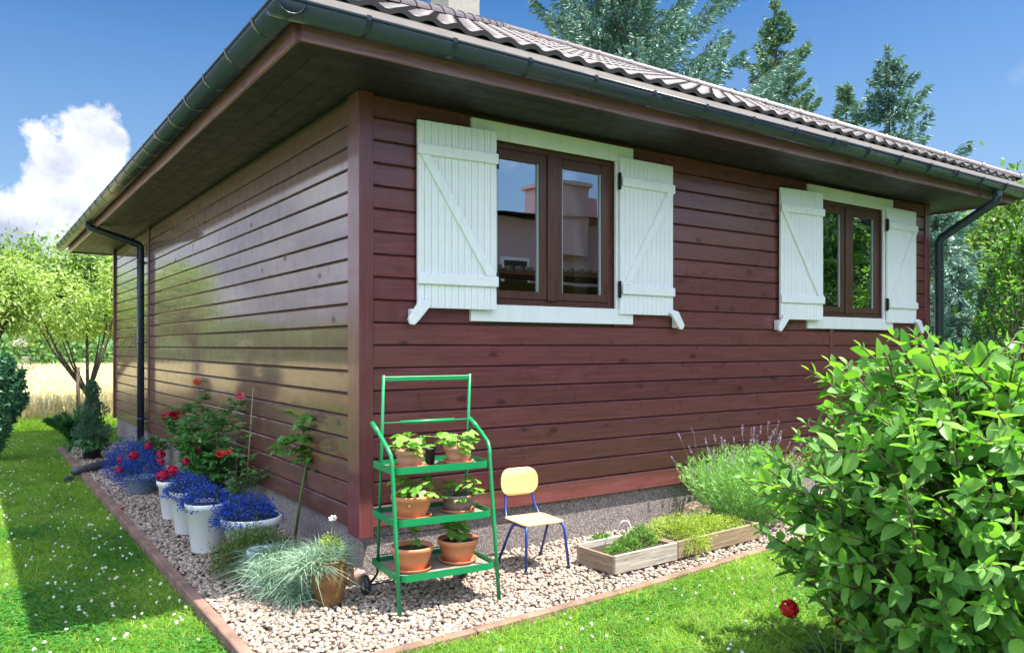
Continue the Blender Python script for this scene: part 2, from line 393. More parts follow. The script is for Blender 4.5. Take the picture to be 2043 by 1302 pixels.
BARK = m_wood('bark', (.05, .04, .03), (.16, .125, .095), 2, .9, 3, .8)
LOCH = m_plain('soil', (.035, .024, .017), .95, .5, 0, .8, 40)
TERRA = m_plain('terracotta', (.55, .20, .09), .55, .14, 0, .15, 10)
TERRA2 = m_plain('weathered_terracotta', (.50, .24, .15), .75, .3, 0, .3, 14)
TAUPE = m_plain('taupe_ceramic', (.20, .15, .13), .5, .2, 0, .1, 14)
BLACKP = m_plain('black_plastic', (.02, .02, .022), .4)
WPOT = m_plain('white_plastic_pot', (.74, .76, .73), .42, .05, 0, 0, 3)
GREENM = NB('green_enamel')
_v = GREENM.coord(); _n = GREENM.noise(_v, 9, 6, .7)
GREENM.set(Base_Color=GREENM.mix(GREENM.ramp(_n, [(.64, 0), (.7, 1)]), (.006, .21, .07), (.03, .13, .05)), Roughness=.33); GREENM.bump(_n, .12, .003); GREENM = GREENM.m
GREEND = m_plain('dark_green_wire', (.01, .06, .03), .5)

# ------------------------------------------------------------------ ground
def plane(name, x0, x1, y0, y1, z, mat, nx=1, ny=1, amp=0):
    xs = np.linspace(x0, x1, nx+1); ys = np.linspace(y0, y1, ny+1); X, Y = np.meshgrid(xs, ys, indexing='ij')
    Z = np.full_like(X, z)
    if amp: Z = Z+amp*(np.sin(X*1.7+.3)*np.cos(Y*1.3)+.5*np.sin(X*3.9+Y*2.7))
    V = np.stack([X, Y, Z], -1).reshape(-1, 3); i = np.arange(nx)[:, None]*(ny+1)+np.arange(ny)[None]
    F = np.stack([i, i+ny+1, i+ny+2, i+1], -1).reshape(-1, 4)
    o = link(name, np_mesh(name, V, F, mat, smooth=True)); return tag(o, kind='structure')
KXO, KXI = -.965, -.905          # left kerb, outer and inner face
KY = -1.175
plane('ground', -600, 600, -600, 900, -.12, LAWNM)
def GZ(x, y):
    x = np.asarray(x, float); y = np.asarray(y, float)
    t = np.clip((x+.85)/.5, 0, 1)*np.clip((-.6-y)/.4, 0, 1); return -.06+.042*t*t*(3-2*t)
lw = plane('lawn', -14, 16, -14, 11.9, 0, LAWNM, 300, 260)
_c = np.empty(len(lw.data.vertices)*3, dtype=np.float32); lw.data.vertices.foreach_get('co', _c); _c = _c.reshape(-1, 3)
_in = (_c[:, 0] > -.93) & (_c[:, 1] > -1.17+np.maximum(0, _c[:, 0]-.6)*.085) & (_c[:, 0] < 7.5) & (_c[:, 1] < 8.2)
_c[:, 2] = np.where(_in, -.09, GZ(_c[:, 0], _c[:, 1])); lw.data.vertices.foreach_set('co', _c.ravel()); lw.data.update()
plane('wheat_field', -160, 60, 12.3, 52, -.05, FIELDM, 40, 10, .02)
bed = MB().add([(-.91, -1.16, -.028), (.6, -1.16, -.028), (7.5, -.59, -.028), (7.5, .1, -.028), (.1, .1, -.028), (.1, 8.25, -.028), (-.91, 8.25, -.028)], [(0, 1, 4), (1, 2, 3, 4), (0, 4, 5, 6)]).build('gravel_bed', BEDM)
tag(bed, kind='structure')
def kerb():
    k = empty('kerb'); tag(k, kind='structure')
    def block(p0, p1, w=.06):
        p0, p1 = Vector(p0), Vector(p1); d = (p1-p0); ln = d.length
        b = MB().box(.002, ln-.002, -w/2, w/2, -.14, .012+random.uniform(-.003, .003)); 
        o = b.build('kerb_block', KERBM, k, bevel=.006, loc=(p0.x, p0.y, 0), rot=(0, random.uniform(-.002, .002), math.atan2(d.y, d.x)))
    y = KY-.03
    while y < 8.3: block((-.935+random.uniform(-.003, .003), y), (-.935+random.uniform(-.003, .003), min(y+1.0, 8.3))); y += 1.0
    x = -.9; 
    def ky(x): return KY-.01+ max(0, x-.6)*.085
    while x < 7.4: block((x, ky(x)), (x+1.0, ky(x+1.0))); x += 1.0
    block((-.9, 8.27), (0.03, 8.27))
    return ky
KYF = kerb()
def gravel():
    import bmesh
    def ico(sub):
        bm = bmesh.new(); bmesh.ops.create_icosphere(bm, subdivisions=sub, radius=1)
        v = np.array([x.co[:] for x in bm.verts]); f = np.array([[q.index for q in x.verts] for x in bm.faces]); bm.free(); return v, f
    hi, lo2 = ico(2), ico(1)
    pts = []
    def fill(x0, x1, y0, y1, dens, lvl):
        n = int((x1-x0)*(y1-y0)*dens); p = RNG.random((n, 2))*[x1-x0, y1-y0]+[x0, y0]; pts.append(np.c_[p, np.full(n, lvl)])
    fill(-.9, .03, -1.15, 1.2, 3200, 0); fill(.03, 1.6, -1.15, .03, 3200, 0)
    fill(1.6, 3.6, -1.15, .03, 2500, 1); fill(-.9, .03, 1.2, 4.2, 2500, 1)
    fill(-.9, .03, 4.2, 8.22, 1000, 2); fill(3.6, 7.2, -1.1, .03, 500, 2)
    P = np.concatenate(pts)
    ok = P[:, 1] > (KY+.02+np.maximum(0, P[:, 0]-.6)*.085)+.012
    P = P[ok]
    for lv, geo in ((0, hi), (1, lo2), (2, lo2)):
        pass
    out = []
    for m, geo in ((P[:, 2] == 0, hi if False else lo2), (P[:, 2] > 0, lo2)):
        q = P[m]; n = len(q); v, f = geo
        far = q[:, 2] > 1
        s = RNG.uniform(.0075, .0165, n)*np.where(far, 1.45, 1.0)*np.where(RNG.random(n) < .05, 1.4, 1)
        sx = s*RNG.uniform(.9, 1.5, n); sy = s; sz = s*RNG.uniform(.55, .85, n)
        a = RNG.random(n)*6.283; t1 = RNG.normal(size=n)*.35
        J = RNG.normal(size=(n, len(v), 1))*.10+1
        W = v[None]*J*np.stack([sx, sy, sz], 1)[:, None]
        x = W[..., 0]*np.cos(t1)[:, None]+W[..., 2]*np.sin(t1)[:, None]; z = -W[..., 0]*np.sin(t1)[:, None]+W[..., 2]*np.cos(t1)[:, None]; y = W[..., 1]
        X = x*np.cos(a)[:, None]-y*np.sin(a)[:, None]; Y = x*np.sin(a)[:, None]+y*np.cos(a)[:, None]
        zc = -.022+RNG.random(n)*.022
        V = np.stack([X+q[:, 0:1], Y+q[:, 1:2], z+zc[:, None]], -1).reshape(-1, 3)
        F = (f[None]+(np.arange(n)*len(v))[:, None, None]).reshape(-1, 3)
        out.append((V, F, np.repeat(RNG.random(n), len(f))))
    V, F, A = join(out)
    me = np_mesh('gravel', V, F, STONE, A, smooth=True)
    tag(link('gravel', me), 'pale rounded gravel filling the bed along the house', 'gravel', kind='stuff')
gravel()

# ------------------------------------------------------------------ lawn growth
BUSHC = (1.42, -3.02)
def lawn_growth():
    def scatter(x0, x1, y0, y1, dens):
        n = int((x1-x0)*(y1-y0)*dens); return RNG.random((n, 2))*[x1-x0, y1-y0]+[x0, y0]
    parts = []
    for (x0, x1, y0, y1, dens, ls) in ((-2.7, -.98, -1.6, 3.5, 9500, 1), (-2.7, -.98, 3.5, 7.5, 5000, 1.15), (-3.2, -.98, 7.5, 11.9, 3000, 1.3), (-.98, .1, 8.35, 11.9, 2200, 1.2),
                                       (-.95, 3.8, -3.4, -.88, 11000, 1), (3.6, 7, -3.4, -1.0, 2500, 1.1)):
        p = scatter(x0, x1, y0, y1, dens)
        if y1 < 0 and x0 > -1: p = p[p[:, 1] < KY-.045+np.maximum(0, p[:, 0]-.6)*.085]
        # clumpy growth
        dn = np.sin(p[:, 0]*9+np.sin(p[:, 1]*7)*1.5)*np.cos(p[:, 1]*11+np.sin(p[:, 0]*5)*2); n = len(p)
        L = (RNG.uniform(.02, .055, n)+.018*np.maximum(dn, 0)+.035*(RNG.random(n) < .07))*ls
        near = np.minimum(np.abs(p[:, 0]+.965), np.abs(p[:, 1]-KY)) < .08; L = np.where(near, L*1.25, L)
        D = rdir(n, 2.0, 1.0); D[:, 2] = np.abs(D[:, 2])
        parts.append(blade_arr(np.c_[p, GZ(p[:, 0], p[:, 1])-.002], nrm(D), L, .0034*ls, RNG.uniform(.2, 1.1, n)))
    foliage('grass', parts, GRASSM, None).name = 'grass'
    g = bpy.data.objects['grass']; tag(g, 'short green lawn grass around the gravel bed', 'grass', kind='stuff')
    # clover
    cp = []
    for (x0, x1, y0, y1, dens) in ((-2.2, -.99, -1.2, 3.0, 3400), (-.9, 2.6, -3.0, KY-.06, 1500)):
        p = scatter(x0, x1, y0, y1, dens); k = np.sin(p[:, 0]*3.1+1)*np.sin(p[:, 1]*2.3+.5)+RNG.normal(size=len(p))*.3 > .15; p = p[k]
        if x0 > -1: p = p[p[:, 1] < KY-.05+np.maximum(0, p[:, 0]-.6)*.085]
        n = len(p); z = GZ(p[:, 0], p[:, 1])+RNG.uniform(.02, .045, n)
        for j in range(3):
            a = RNG.random(n)*.3+j*2.094+p[:, 0]*40; D = np.c_[np.cos(a), np.sin(a), np.full(n, .12)]
            cp.append(leaf_arr(np.c_[p, z], nrm(D), np.tile([0., 0., 1.], (n, 1))+RNG.normal(size=(n, 3))*.2, .014, .013, .1, .1))
    tag(foliage('clover', cp, CLOVM, None), 'three-lobed clover leaves growing through the lawn', 'clover', kind='stuff')
    fl = []; stp = []
    for (x0, x1, y0, y1, dens) in ((-2.3, -1.0, -1.0, 5.5, 26), (-1.6, -1.0, -.2, 3, 22), (-.9, 2.9, -3.0, KY-.08, 20), (-2.6, -1, 5.5, 11, 14)):
        p = scatter(x0, x1, y0, y1, dens)
        if x0 > -1: p = p[p[:, 1] < KY-.06+np.maximum(0, p[:, 0]-.6)*.085]
        for (x, y) in p:
            z = float(GZ(x, y))+random.uniform(.035, .06); n = 14; c = np.array([x, y, z])
            d = rdir(n, .9); s = random.uniform(.008, .0125)
            V, F, A = leaf_arr(np.tile(c, (n, 1)), d, rdir(n), s, s*.75, .1, .1); fl.append((V, F, A))
    tag(foliage('clover_flowers', fl, WFLOW, None), 'small white clover flowers dotted over the lawn', 'clover flowers', kind='stuff')
lawn_growth()
def dandelion_leaves():
    pass

# ------------------------------------------------------------------ the house
HX, HY = 6.92, 10.0; PZ0 = .30; PT = .1447; SZ = 3.05; E = .625
house = thing('wooden_house', 'dark red-brown timber bungalow with white shutters, grey gutters and a tiled roof', 'house')
MBOARD = {}
def board_prof(h, t=.022):
    return [(t, 0), (.010, 0), (0, .005), (0, h-.011), (.009, h-.001), (.013, h), (t, h)]
def board(x0, x1, z0, z1, side):
    key = side
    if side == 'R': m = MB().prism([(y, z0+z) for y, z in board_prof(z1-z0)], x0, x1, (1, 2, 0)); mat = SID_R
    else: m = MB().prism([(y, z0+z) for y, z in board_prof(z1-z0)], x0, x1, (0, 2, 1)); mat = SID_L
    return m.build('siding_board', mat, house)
W1 = (.925, 2.135, 1.735, 2.895); OFF = 3.815
def front_boards():
    bays = [(.087, 5.003), (5.072, HX-.09)]
    for k in range(19):
        z0 = PZ0+k*PT; z1 = min(z0+PT-.0065, SZ)
        segs = list(bays) if k < 10 else [(.087, HX-.09)]
        for w in (0, OFF):
            a, b = W1[0]+w, W1[1]+w; ns = []
            for (s0, s1) in segs:
                if z1 <= W1[2]-.01 or z0 >= W1[3] or s1 <= a or s0 >= b: ns.append((s0, s1)); continue
                if s0 < a: ns.append((s0, a))
                if s1 > b: ns.append((b, s1))
            segs = ns
        for s0, s1 in segs: board(s0, s1, z0, z1, 'R')
    MB().box(5.006, 5.069, -.010, .02, PZ0-.01, 1.62).build('batten', POST, house, bevel=.003)
front_boards()
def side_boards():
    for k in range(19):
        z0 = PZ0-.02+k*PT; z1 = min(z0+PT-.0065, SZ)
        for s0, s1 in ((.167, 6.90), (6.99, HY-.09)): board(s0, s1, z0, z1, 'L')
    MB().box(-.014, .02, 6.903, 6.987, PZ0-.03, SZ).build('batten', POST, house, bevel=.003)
    MB().box(-.03, .02, HY-.088, HY, PZ0-.05, SZ).build('corner_post', POST, house, bevel=.003)
side_boards()
def nails():
    m = MB()
    def nail(p, ax):
        r = .0032; vs = []
        for k in range(6):
            a = k*math.pi/3; u, w = r*math.cos(a), r*math.sin(a); vs.append((p[0]+u, p[1]-.0006, p[2]+w) if ax == 0 else (p[0]-.0006, p[1]+u, p[2]+w))
        m.add(vs, [tuple(range(6))])
    for k in range(19):
        for dz in (.032, .10):
            z = PZ0+k*PT+dz
            x = .30
            while x < HX-.15:
                for w in (0, OFF):
                    if W1[0]+w-.02 < x < W1[1]+w+.02 and W1[2]-.02 < z < W1[3]+.02: break
                else:
                    if z < SZ-.02: nail((x+random.uniform(-.006, .006), 0, z+random.uniform(-.006, .006)), 0)
                x += .62
            y = .75
            while y < HY-.2:
                if z-.02 < SZ-.02: nail((0, y+random.uniform(-.006, .006), z-.02+random.uniform(-.006, .006)), 1)
                y += .66
    m.build('nail_heads', m_plain('nail_head', (.02, .012, .012), .6), house)['kind'] = 'stuff'
nails()
MB().box(-.014, .085, -.014, .165, PZ0-.055, SZ).build('corner_post', POST, house, bevel=.004)
MB().box(HX-.088, HX+.012, -.014, .10, PZ0-.055, SZ).build('corner_post', POST, house, bevel=.004)
MB().box(.035, HX-.03, .035, HY-.03, -.2, PZ0-.002).build('plinth', PLINTH, house)
def core():
    m = MB(); y0, y1 = .0225, .12
    xs = [.0225, W1[0], W1[1], W1[0]+OFF, W1[1]+OFF, HX]
    for i in range(5):
        if i in (1, 3):
            m.box(xs[i], xs[i+1], y0, y1, PZ0, W1[2]-.003); m.box(xs[i], xs[i+1], y0, y1, W1[3]+.003, SZ)
        else: m.box(xs[i], xs[i+1], y0, y1, PZ0, SZ)
    m.box(.0225, .12, y1, HY-.001, PZ0, SZ); m.box(HX-.1, HX, y1, HY-.001, PZ0, SZ); m.box(.12, HX-.1, HY-.1, HY-.001, PZ0, SZ)
    m.box(.13, HX-.11, .13, HY-.11, PZ0+.01, PZ0+.05); m.box(.0225, HX, .0225, HY-.01, SZ+.001, SZ+.05)
    m.build('wall', ROOMM, house)
    MB().box(.13, HX-.11, 3.2, 3.25, PZ0+.05, SZ-.002).build('partition_wall', ROOMM, house)
core()
def window(w, n):
    fr = MB(); x0, x1, z0, z1 = W1; x0 += w; x1 += w; xm = (x0+x1)/2
    y = .022
    f = MB().box(x0, x0+.045, y, y+.07, z0, z1).box(x1-.045, x1, y, y+.07, z0, z1).box(x0+.045, x1-.045, y, y+.07, z0, z0+.05).box(x0+.045, x1-.045, y, y+.07, z1-.045, z1)
    win = f.build('window', FRAMEM, house, bevel=.003)
    MB().box(xm-.045, xm+.03, y-.02, y+.05, z0+.045, z1-.04).build('mullion', FRAMEM, win, bevel=.004)
    for (a, b) in ((x0+.047, xm-.047), (xm+.032, x1-.047)):
        s = .068; c0, c1 = z0+.052, z1-.047
        MB().box(a, a+s, y-.006, y+.05, c0, c1).box(b-s, b, y-.006, y+.05, c0, c1).box(a+s, b-s, y-.006, y+.05, c0, c0+s-.01).box(a+s, b-s, y-.006, y+.05, c1-s, c1).build('sash', FRAMEM, win, bevel=.004)
        MB().box(a+s-.004, b-s+.004, y+.016, y+.02, c0+s-.014, c1-s+.004).build('pane', GLASS, win)
        MB().box(a+s, a+s+.012, y+.005, y+.0155, c0+s-.01, c1-s).box(b-s-.012, b-s, y+.005, y+.0155, c0+s-.01, c1-s).build('glazing_bead', m_get('spacer'), win)
    # curtains inside
    for (a, b) in ((x0+.03, x0+.16), (x1-.22, x1-.05)):
        m = MB(); pr = []
        for i in range(13): pr.append((a+(b-a)*i/12, .22+.025*math.sin(i*2.1)))
        vs = [(p[0], p[1], z) for z in (z0-.1, z1+.0) for p in pr]
        m.add(vs, [(i, i+1, 13+i+1, 13+i) for i in range(12)], True); m.build('curtain', CURT, win)
    MB().box(.81+w-.003, 2.344+w-.03, -.028, -.0005, W1[3]-.003, 3.012).build('window_trim', WHITE, win, bevel=.003)
    MB().box(.80+w, 2.31+w, -.030, -.0005, 1.62, W1[2]+.004).build('window_trim', WHITE, win, bevel=.003)
    MB().box(.825+w, W1[0]+w+.003, -.024, -.0005, W1[2]+.005, W1[3]-.004).build('window_trim', WHITE, win, bevel=.003)
    MB().box(W1[1]+w-.003, 2.24+w, -.024, -.0005, W1[2]+.005, W1[3]-.004).build('window_trim', WHITE, win, bevel=.003)
    MB().box(x0+.002, x1-.002, -.005, .06, z0+.0045, z0+.02).build('window_sill', FRAMEM, win)
def m_get(n):
    if n not in MATS: m_plain(n, (.35, .38, .40), .35, .05)
    return MATS[n]
window(0, 1); window(OFF, 2)
SLAT = None
def shutter(xh, yh, xo, yo, left):
    # xh,yh hinge edge ; xo,yo outer edge, boards on the wall side, battens towards the garden
    global SLAT
    W = .592; ns = 12; sw = W/ns; z0, z1 = 1.70, 2.922
    if SLAT is None:
        SLAT = MB().prism([(.001, .0015), (.001, .019), (sw-.001, .019), (sw-.001, .0015), (sw-.0045, -.002), (sw*.5+.002, -.002), (sw*.5, .0005), (sw*.5-.002, -.002), (.0045, -.002)], 0, z1-z0, (0, 1, 2)).mesh('slat', WHITE)
    ang = math.atan2(yh-yo, xh-xo) if left else math.atan2(yo-yh, xo-xh)
    ox, oy = (xo, yo) if left else (xh, yh)
    sh = empty('shutter', (ox, oy, z0), ang); sh.parent = house
    for i in range(ns): link('slat', SLAT, sh, (i*sw, 0, 0))
    H = z1-z0; b0, b1 = .155, H-.225
    a0 = .0 if left else .012; a1 = W-.012 if left else W
    for zz in (b0, b1): MB().box(-.006 if left else .01, W+.004, -.022, -.0025, zz, zz+.07).build('batten', WHITE, sh, bevel=.003)
    # diagonal brace from the outer top to the hinge bottom
    if left: p = [(.015, b1-.001), (.10, b1-.001), (W-.015, b0+.071), (W-.085, b0+.071)]; p = [(.012, b1-.001), (.085, b1-.001), (W-.01, b0+.071), (W-.085, b0+.071)]
    else: p = [(W-.085, b1-.001), (W-.012, b1-.001), (.09, b0+.071), (.015, b0+.071)]
    MB().prism([(x, z) for x, z in p], -.021, -.0025, (0, 2, 1)).build('brace', WHITE, sh, bevel=.002)
    hx = W+.003 if left else -.007
    for zz in (b0+.0, b1): 
        m = MB(); m.box(hx-.006, hx+.008, -.012, .012, zz-.03, zz+.10); m.tube([(hx, -.013, zz-.02), (hx, -.013, zz+.09)], .006, 6); m.build('hinge', DARKM, sh)
    # stay block under the outer corner
    xs = .03 if left else W-.03; sg = -1 if left else 1
    st = MB().prism([(xs+sg*-.02, .045), (xs+sg*.045, .03), (xs+sg*.115, -.075), (xs+sg*.10, -.11), (xs+sg*.07, -.115), (xs+sg*.035, -.08), (xs+sg*-.045, .015)][::(1 if left else -1)], -.05, -.0225, (0, 2, 1)).build('shutter_stay', WHITE, sh, bevel=.004)
    MB().box(min(xs+sg*.045, xs+sg*.085), max(xs+sg*.045, xs+sg*.085), -.022, .03, -.10, -.01).build('stay_block', WHITE, sh, bevel=.003)
shutter(.968, -.085, .382, -.042, True); shutter(2.152, -.052, 2.74, -.046, False)
shutter(4.755, -.092, 4.17, -.042, True); shutter(5.975, -.052, 6.56, -.046, False)

def eaves():
    e = E; zf0, zf1 = 3.028, 3.20
    X0, X1, Y0, Y1 = -e, HX+e, -e, HY+e
    # soffit boards, mitred at the corners
    n = 4; w = (e-.03)/n
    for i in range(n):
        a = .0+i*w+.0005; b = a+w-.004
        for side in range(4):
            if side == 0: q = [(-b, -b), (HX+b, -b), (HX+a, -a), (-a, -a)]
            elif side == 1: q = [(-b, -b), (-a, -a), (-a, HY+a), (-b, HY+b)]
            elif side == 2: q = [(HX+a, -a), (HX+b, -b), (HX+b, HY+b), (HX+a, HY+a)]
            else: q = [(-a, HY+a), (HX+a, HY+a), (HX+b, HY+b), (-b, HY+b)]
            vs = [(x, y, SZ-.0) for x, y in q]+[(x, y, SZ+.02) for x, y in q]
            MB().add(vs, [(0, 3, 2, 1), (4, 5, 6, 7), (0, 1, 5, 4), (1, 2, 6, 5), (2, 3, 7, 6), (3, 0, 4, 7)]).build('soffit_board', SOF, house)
    t = .022
    MB().box(X0+.001, X1-.001, Y0, Y0+t, zf0, zf1).build('fascia', FASC, house, bevel=.002)
    MB().box(X0, X0+t, Y0+.002+t, Y1-t-.002, zf0+.001, zf1).build('fascia', FASC_L, house, bevel=.002)
    MB().box(X1-t, X1, Y0+.002+t, Y1-t-.002, zf0+.001, zf1).build('fascia', FASC_L, house, bevel=.002)
    MB().box(X0+.001, X1-.001, Y1-t, Y1, zf0, zf1).build('fascia', FASC, house, bevel=.002)
    MB().box(X0-.006, X0+.02, Y0-.006, Y0+.02, zf0-.004, zf1-.02).build('fascia_corner', POST, house)
    # half-round gutters
    r = .077; gz = 3.158; go = e+.010+r
    def gprof(sgn):
        o = [(sgn*r*math.cos(a), -r*math.sin(a)) for a in [math.pi*i/12 for i in range(13)]]
        i_ = [(x*.95, z*.95) for x, z in o[::-1]]
        return o, i_
    def gutter(axis, pos, a, b, name='gutter'):
        m = MB(); o, i_ = gprof(1); pr = [(pos+x, gz+z) for x, z in o+i_]
        m.prism(pr, a, b, (1, 2, 0) if axis == 0 else (0, 2, 1), smooth=False)
        # rolled outer lip
        out = pos-r if pos < 3 else pos+r
        pts = [(a, out, gz), (b, out, gz)] if axis == 0 else [(out, a, gz), (out, b, gz)]
        m.tube(pts, .009, 8)
        me = m.mesh('gutter', GUT); me.polygons.foreach_set('use_smooth', [True]*len(me.polygons))
        return link('gutter', me, house)
    G0 = gutter(0, -go, -go-r, HX+go+r); G1 = gutter(1, -go, -go-r+.0, HY+go+r)
    G2 = gutter(1, HX+go, -go-r, HY+go+r)
    def strap(g, axis, c, pos, wide=.026, rr=r+.011):
        m = MB(); vs = []; n_ = 12
        for e_ in (-wide/2, wide/2):
            for q in (rr, r+.001):
                for k in range(n_+1):
                    a = math.pi*k/n_; u, z = pos+q*math.cos(a), gz+.010-q*math.sin(a)
                    vs.append((c+e_, u, z) if axis == 0 else (u, c+e_, z))
        N1 = n_+1
        m.add(vs, [f for k in range(n_) for f in ((k, k+1, 2*N1+k+1, 2*N1+k), (k, N1+k, N1+k+1, k+1), (2*N1+k, 2*N1+k+1, 3*N1+k+1, 3*N1+k))], False)
        me = m.mesh('gutter_bracket', GUT)
        b = link('gutter_bracket', me, g); return b
    import itertools
    x = -.30
    while x < HX+.7: strap(G0, 0, x, -go); x += .52
    y = -.42
    while y < HY+.7: strap(G1, 1, y, -go); y += .52
    for c, g, ax in ((1.9, G0, 0), (4.0, G0, 0), (5.9, G0, 0), (2.2, G1, 1), (5.2, G1, 1), (8.2, G1, 1)):
        j = strap(g, ax, c, -go, .10, r+.006); j.name = 'gutter_joint'
    # flashing strip above the front gutter
    pr = [(-.650, 3.276), (-.776, 3.172), (-.780, 3.160), (-.776, 3.160), (-.772, 3.168), (-.644, 3.270)]
    for a, b in ((-.66, 1.35), (1.353, 3.35), (3.353, 5.35), (5.353, 7.56)):
        MB().prism(pr, a, b, (1, 2, 0)).build('eaves_flashing', APRONM, house)
    for a, b in ((-.63, 5.0), (5.003, 10.6)):
        MB().prism(pr, a, b, (0, 2, 1)).build('eaves_flashing', APRONM, house)
    # downpipes
    def elbow(pts, r_, nm='downpipe'): return MB().tube(pts, r_, 14).build(nm, GUT, house)
    yp = 7.17
    d1 = elbow([(-go, yp, gz-.05), (-go, yp, 3.06), (-go+.012, yp, 3.03), (-.085, yp, 2.84), (-.07, yp, 2.81), (-.07, yp, .05)], .047)
    MB().box(-go-.035, -go+.035, yp-.05, yp+.05, 3.05, gz-.045).build('outlet_box', GUT, d1, bevel=.01)
    for z in (2.6, 1.5, .45): MB().tube([(-.07, yp, z-.012), (-.07, yp, z+.012)], .053, 14).box(-.03, .0, yp-.01, yp+.01, z-.01, z+.01).build('pipe_clip', GUT, d1)
    xp = 6.99; xo_ = 6.93
    d2 = elbow([(xo_, -go, gz-.05), (xo_, -go, 3.02), (xo_, -go+.015, 2.98), (xp-.003, -.11, 2.67), (xp, -.085, 2.62), (xp, -.085, -.02)], .047)
    MB().box(xo_-.05, xo_+.05, -go-.035, -go+.035, 3.03, gz-.045).build('outlet_box', GUT, d2, bevel=.01)
    for z in (2.3, 1.3): MB().tube([(xp, -.085, z-.012), (xp, -.085, z+.012)], .053, 14).box(xp-.09, xp-.04, -.09, -.08, z-.01, z+.01).build('pipe_clip', GUT, d2)
eaves()

RX0, RX1, RY0, RY1, RZ0, SL = -.66, HX+.66, -.66, HY+.66, 3.268, .508
def roof():
    hx = (RX0+RX1)/2; hw = (RX1-RX0)/2; za = RZ0+SL*hw; A = (hx, RY0+hw, za); B = (hx, RY1-hw, za)
    c = [(RX0, RY0, RZ0), (RX1, RY0, RZ0), (RX1, RY1, RZ0), (RX0, RY1, RZ0)]
    vs = c+[A, B]
    lowv = [(x, y, z-.03) for x, y, z in vs]
    m = MB().add(vs, [(0, 1, 4), (1, 2, 5, 4), (2, 3, 5), (3, 0, 4, 5)]).add(lowv[:4], [(0, 3, 2, 1)])
    rf = m.build('roof', ROOFM, house)
    # tiles on the front slope
    th = math.atan(SL); tw = .18; tl = .35; nx = 10
    pr = []
    for i in range(nx+1):
        u = i/nx; x = tw*u; z = .013+.013*math.cos(2*math.pi*(u-.35)); pr.append((x, z))
    vs = []
    for (v, dz) in ((-.014, -.010), (-.012, .021), (tl*.5, .016), (tl+.01, .002)):
        for x, z in pr: vs.append((x, v, z+dz))
    fs = [(j*(nx+1)+i, j*(nx+1)+i+1, (j+1)*(nx+1)+i+1, (j+1)*(nx+1)+i) for j in range(3) for i in range(nx)]
    tm = MB().add(vs, fs, True); TM = tm.mesh('tile', ROOFM)
    for i, p in enumerate(TM.polygons): p.use_smooth = i >= nx
    rows = int(hw/math.cos(th)/tl)+1; cnt = 0; rest = MB()
    for r_ in range(rows):
        s = r_*tl; y = RY0+s*math.cos(th); z = RZ0+s*math.sin(th); inset = (y-RY0)+.02
        k0 = math.ceil((RX0+inset-RX0-.05)/tw); x = RX0+k0*tw
        k1 = int((RX1-RX0-inset-.03)/tw)
        for k in range(k0, k1):
            x = RX0+k*tw+.002
            if cnt < 298: link('tile', TM, rf, (x, y, z+.004), (th, 0, 0)); cnt += 1
            else:
                M = Matrix.Translation((x, y, z+.004)) @ Matrix.Rotation(th, 4, 'X')
                rest.add([M @ Vector(v) for v in tm.v], tm.f, True)
    rest.build('upper_tiles', ROOFM, rf)['kind'] = 'stuff'
    # hip and ridge caps
    def cap_mesh(L, r_=.062):
        m = MB()
        for (a, b, rr) in ((0, L, r_), (-.012, .018, r_+.010)):
            v = []
            for e_ in (a, b):
                for k in range(9):
                    t = math.pi*k/8; v.append((e_, rr*math.cos(t), rr*math.sin(t)))
            m.add(v, [(k, k+1, 9+k+1, 9+k) for k in range(8)], True)
            m.add([(a, 0, 0)]+v[:9], [tuple([0]+list(range(1, 10)))])
        return m.mesh('hip_cap', CAPM)
    def run(P, Q):
        P, Q = Vector(P), Vector(Q); d = Q-P; L = d.length; n = round(L/.40); me = cap_mesh(L/n)
        q = d.to_track_quat('X', 'Z').to_euler()
        for i in range(n): link('hip_cap', me, rf, P+d*i/n+Vector((0, 0, .035)), q)
    run(c[0], A); run(c[1], A); run(A, B)
    m = MB().box(3.38, 3.88, 4.7, 5.2, 4.6, 6.75).box(3.34, 3.92, 4.66, 5.24, 6.75, 6.83)
    m.build('chimney', CHIM, rf)
roof()

# ------------------------------------------------------------------ positions: image column + distance along the view -> ground point
def at(px, D, z=0.0):
    l = (px-1021)/1554*D; p = CAM[:2]+FW*D+RT*l; return (p[0], p[1], z)
def hz(py, D): return 1.45-(py-690)/1554*D
# ------------------------------------------------------------------ plants
def MLEAF(name, *a, **k):
    if name not in MATS: m_leaf(name, *a, **k)
    return MATS[name]
LOBL = m_leaf('lobelia_leaf', (.03, .09, .02), (.07, .17, .04), .25, .5)
BLUE = m_leaf('lobelia_petal', (.010, .030, .24), (.035, .10, .60), .2, .6, (1, 1, 1.2), spec=.2)
REDF = m_leaf('crimson_petal', (.38, .006, .035), (.62, .02, .09), .2, .5, (1.2, .8, .8), spec=.2)
CORAL = m_leaf('coral_petal', (.75, .07, .05), (.85, .17, .13), .25, .5, (1.2, .9, .8), spec=.2)
PINKF = m_leaf('pink_petal', (.75, .10, .16), (.85, .30, .33), .25, .5, (1.2, .9, .8), spec=.2)
DRED = m_leaf('dark_red_petal', (.30, .004, .010), (.6, .012, .02), .2, .5, (1.2, .8, .8), spec=.2)
ROSEL = m_leaf('rose_leaf', (.03, .13, .03), (.10, .27, .06), .25, .35)
ROSEY = m_leaf('young_rose_leaf', (.07, .19, .03), (.14, .30, .06), .35, .35)
DIAN = m_leaf('dianthus_blade', (.09, .20, .12), (.36, .48, .36), .25, .55, (1.1, 1.2, .8))
YELLG = m_leaf('sedum_leaf', (.16, .26, .03), (.38, .46, .08), .35, .5)
HEATH = m_leaf('heath_leaf', (.045, .10, .02), (.12, .20, .04), .25, .5)
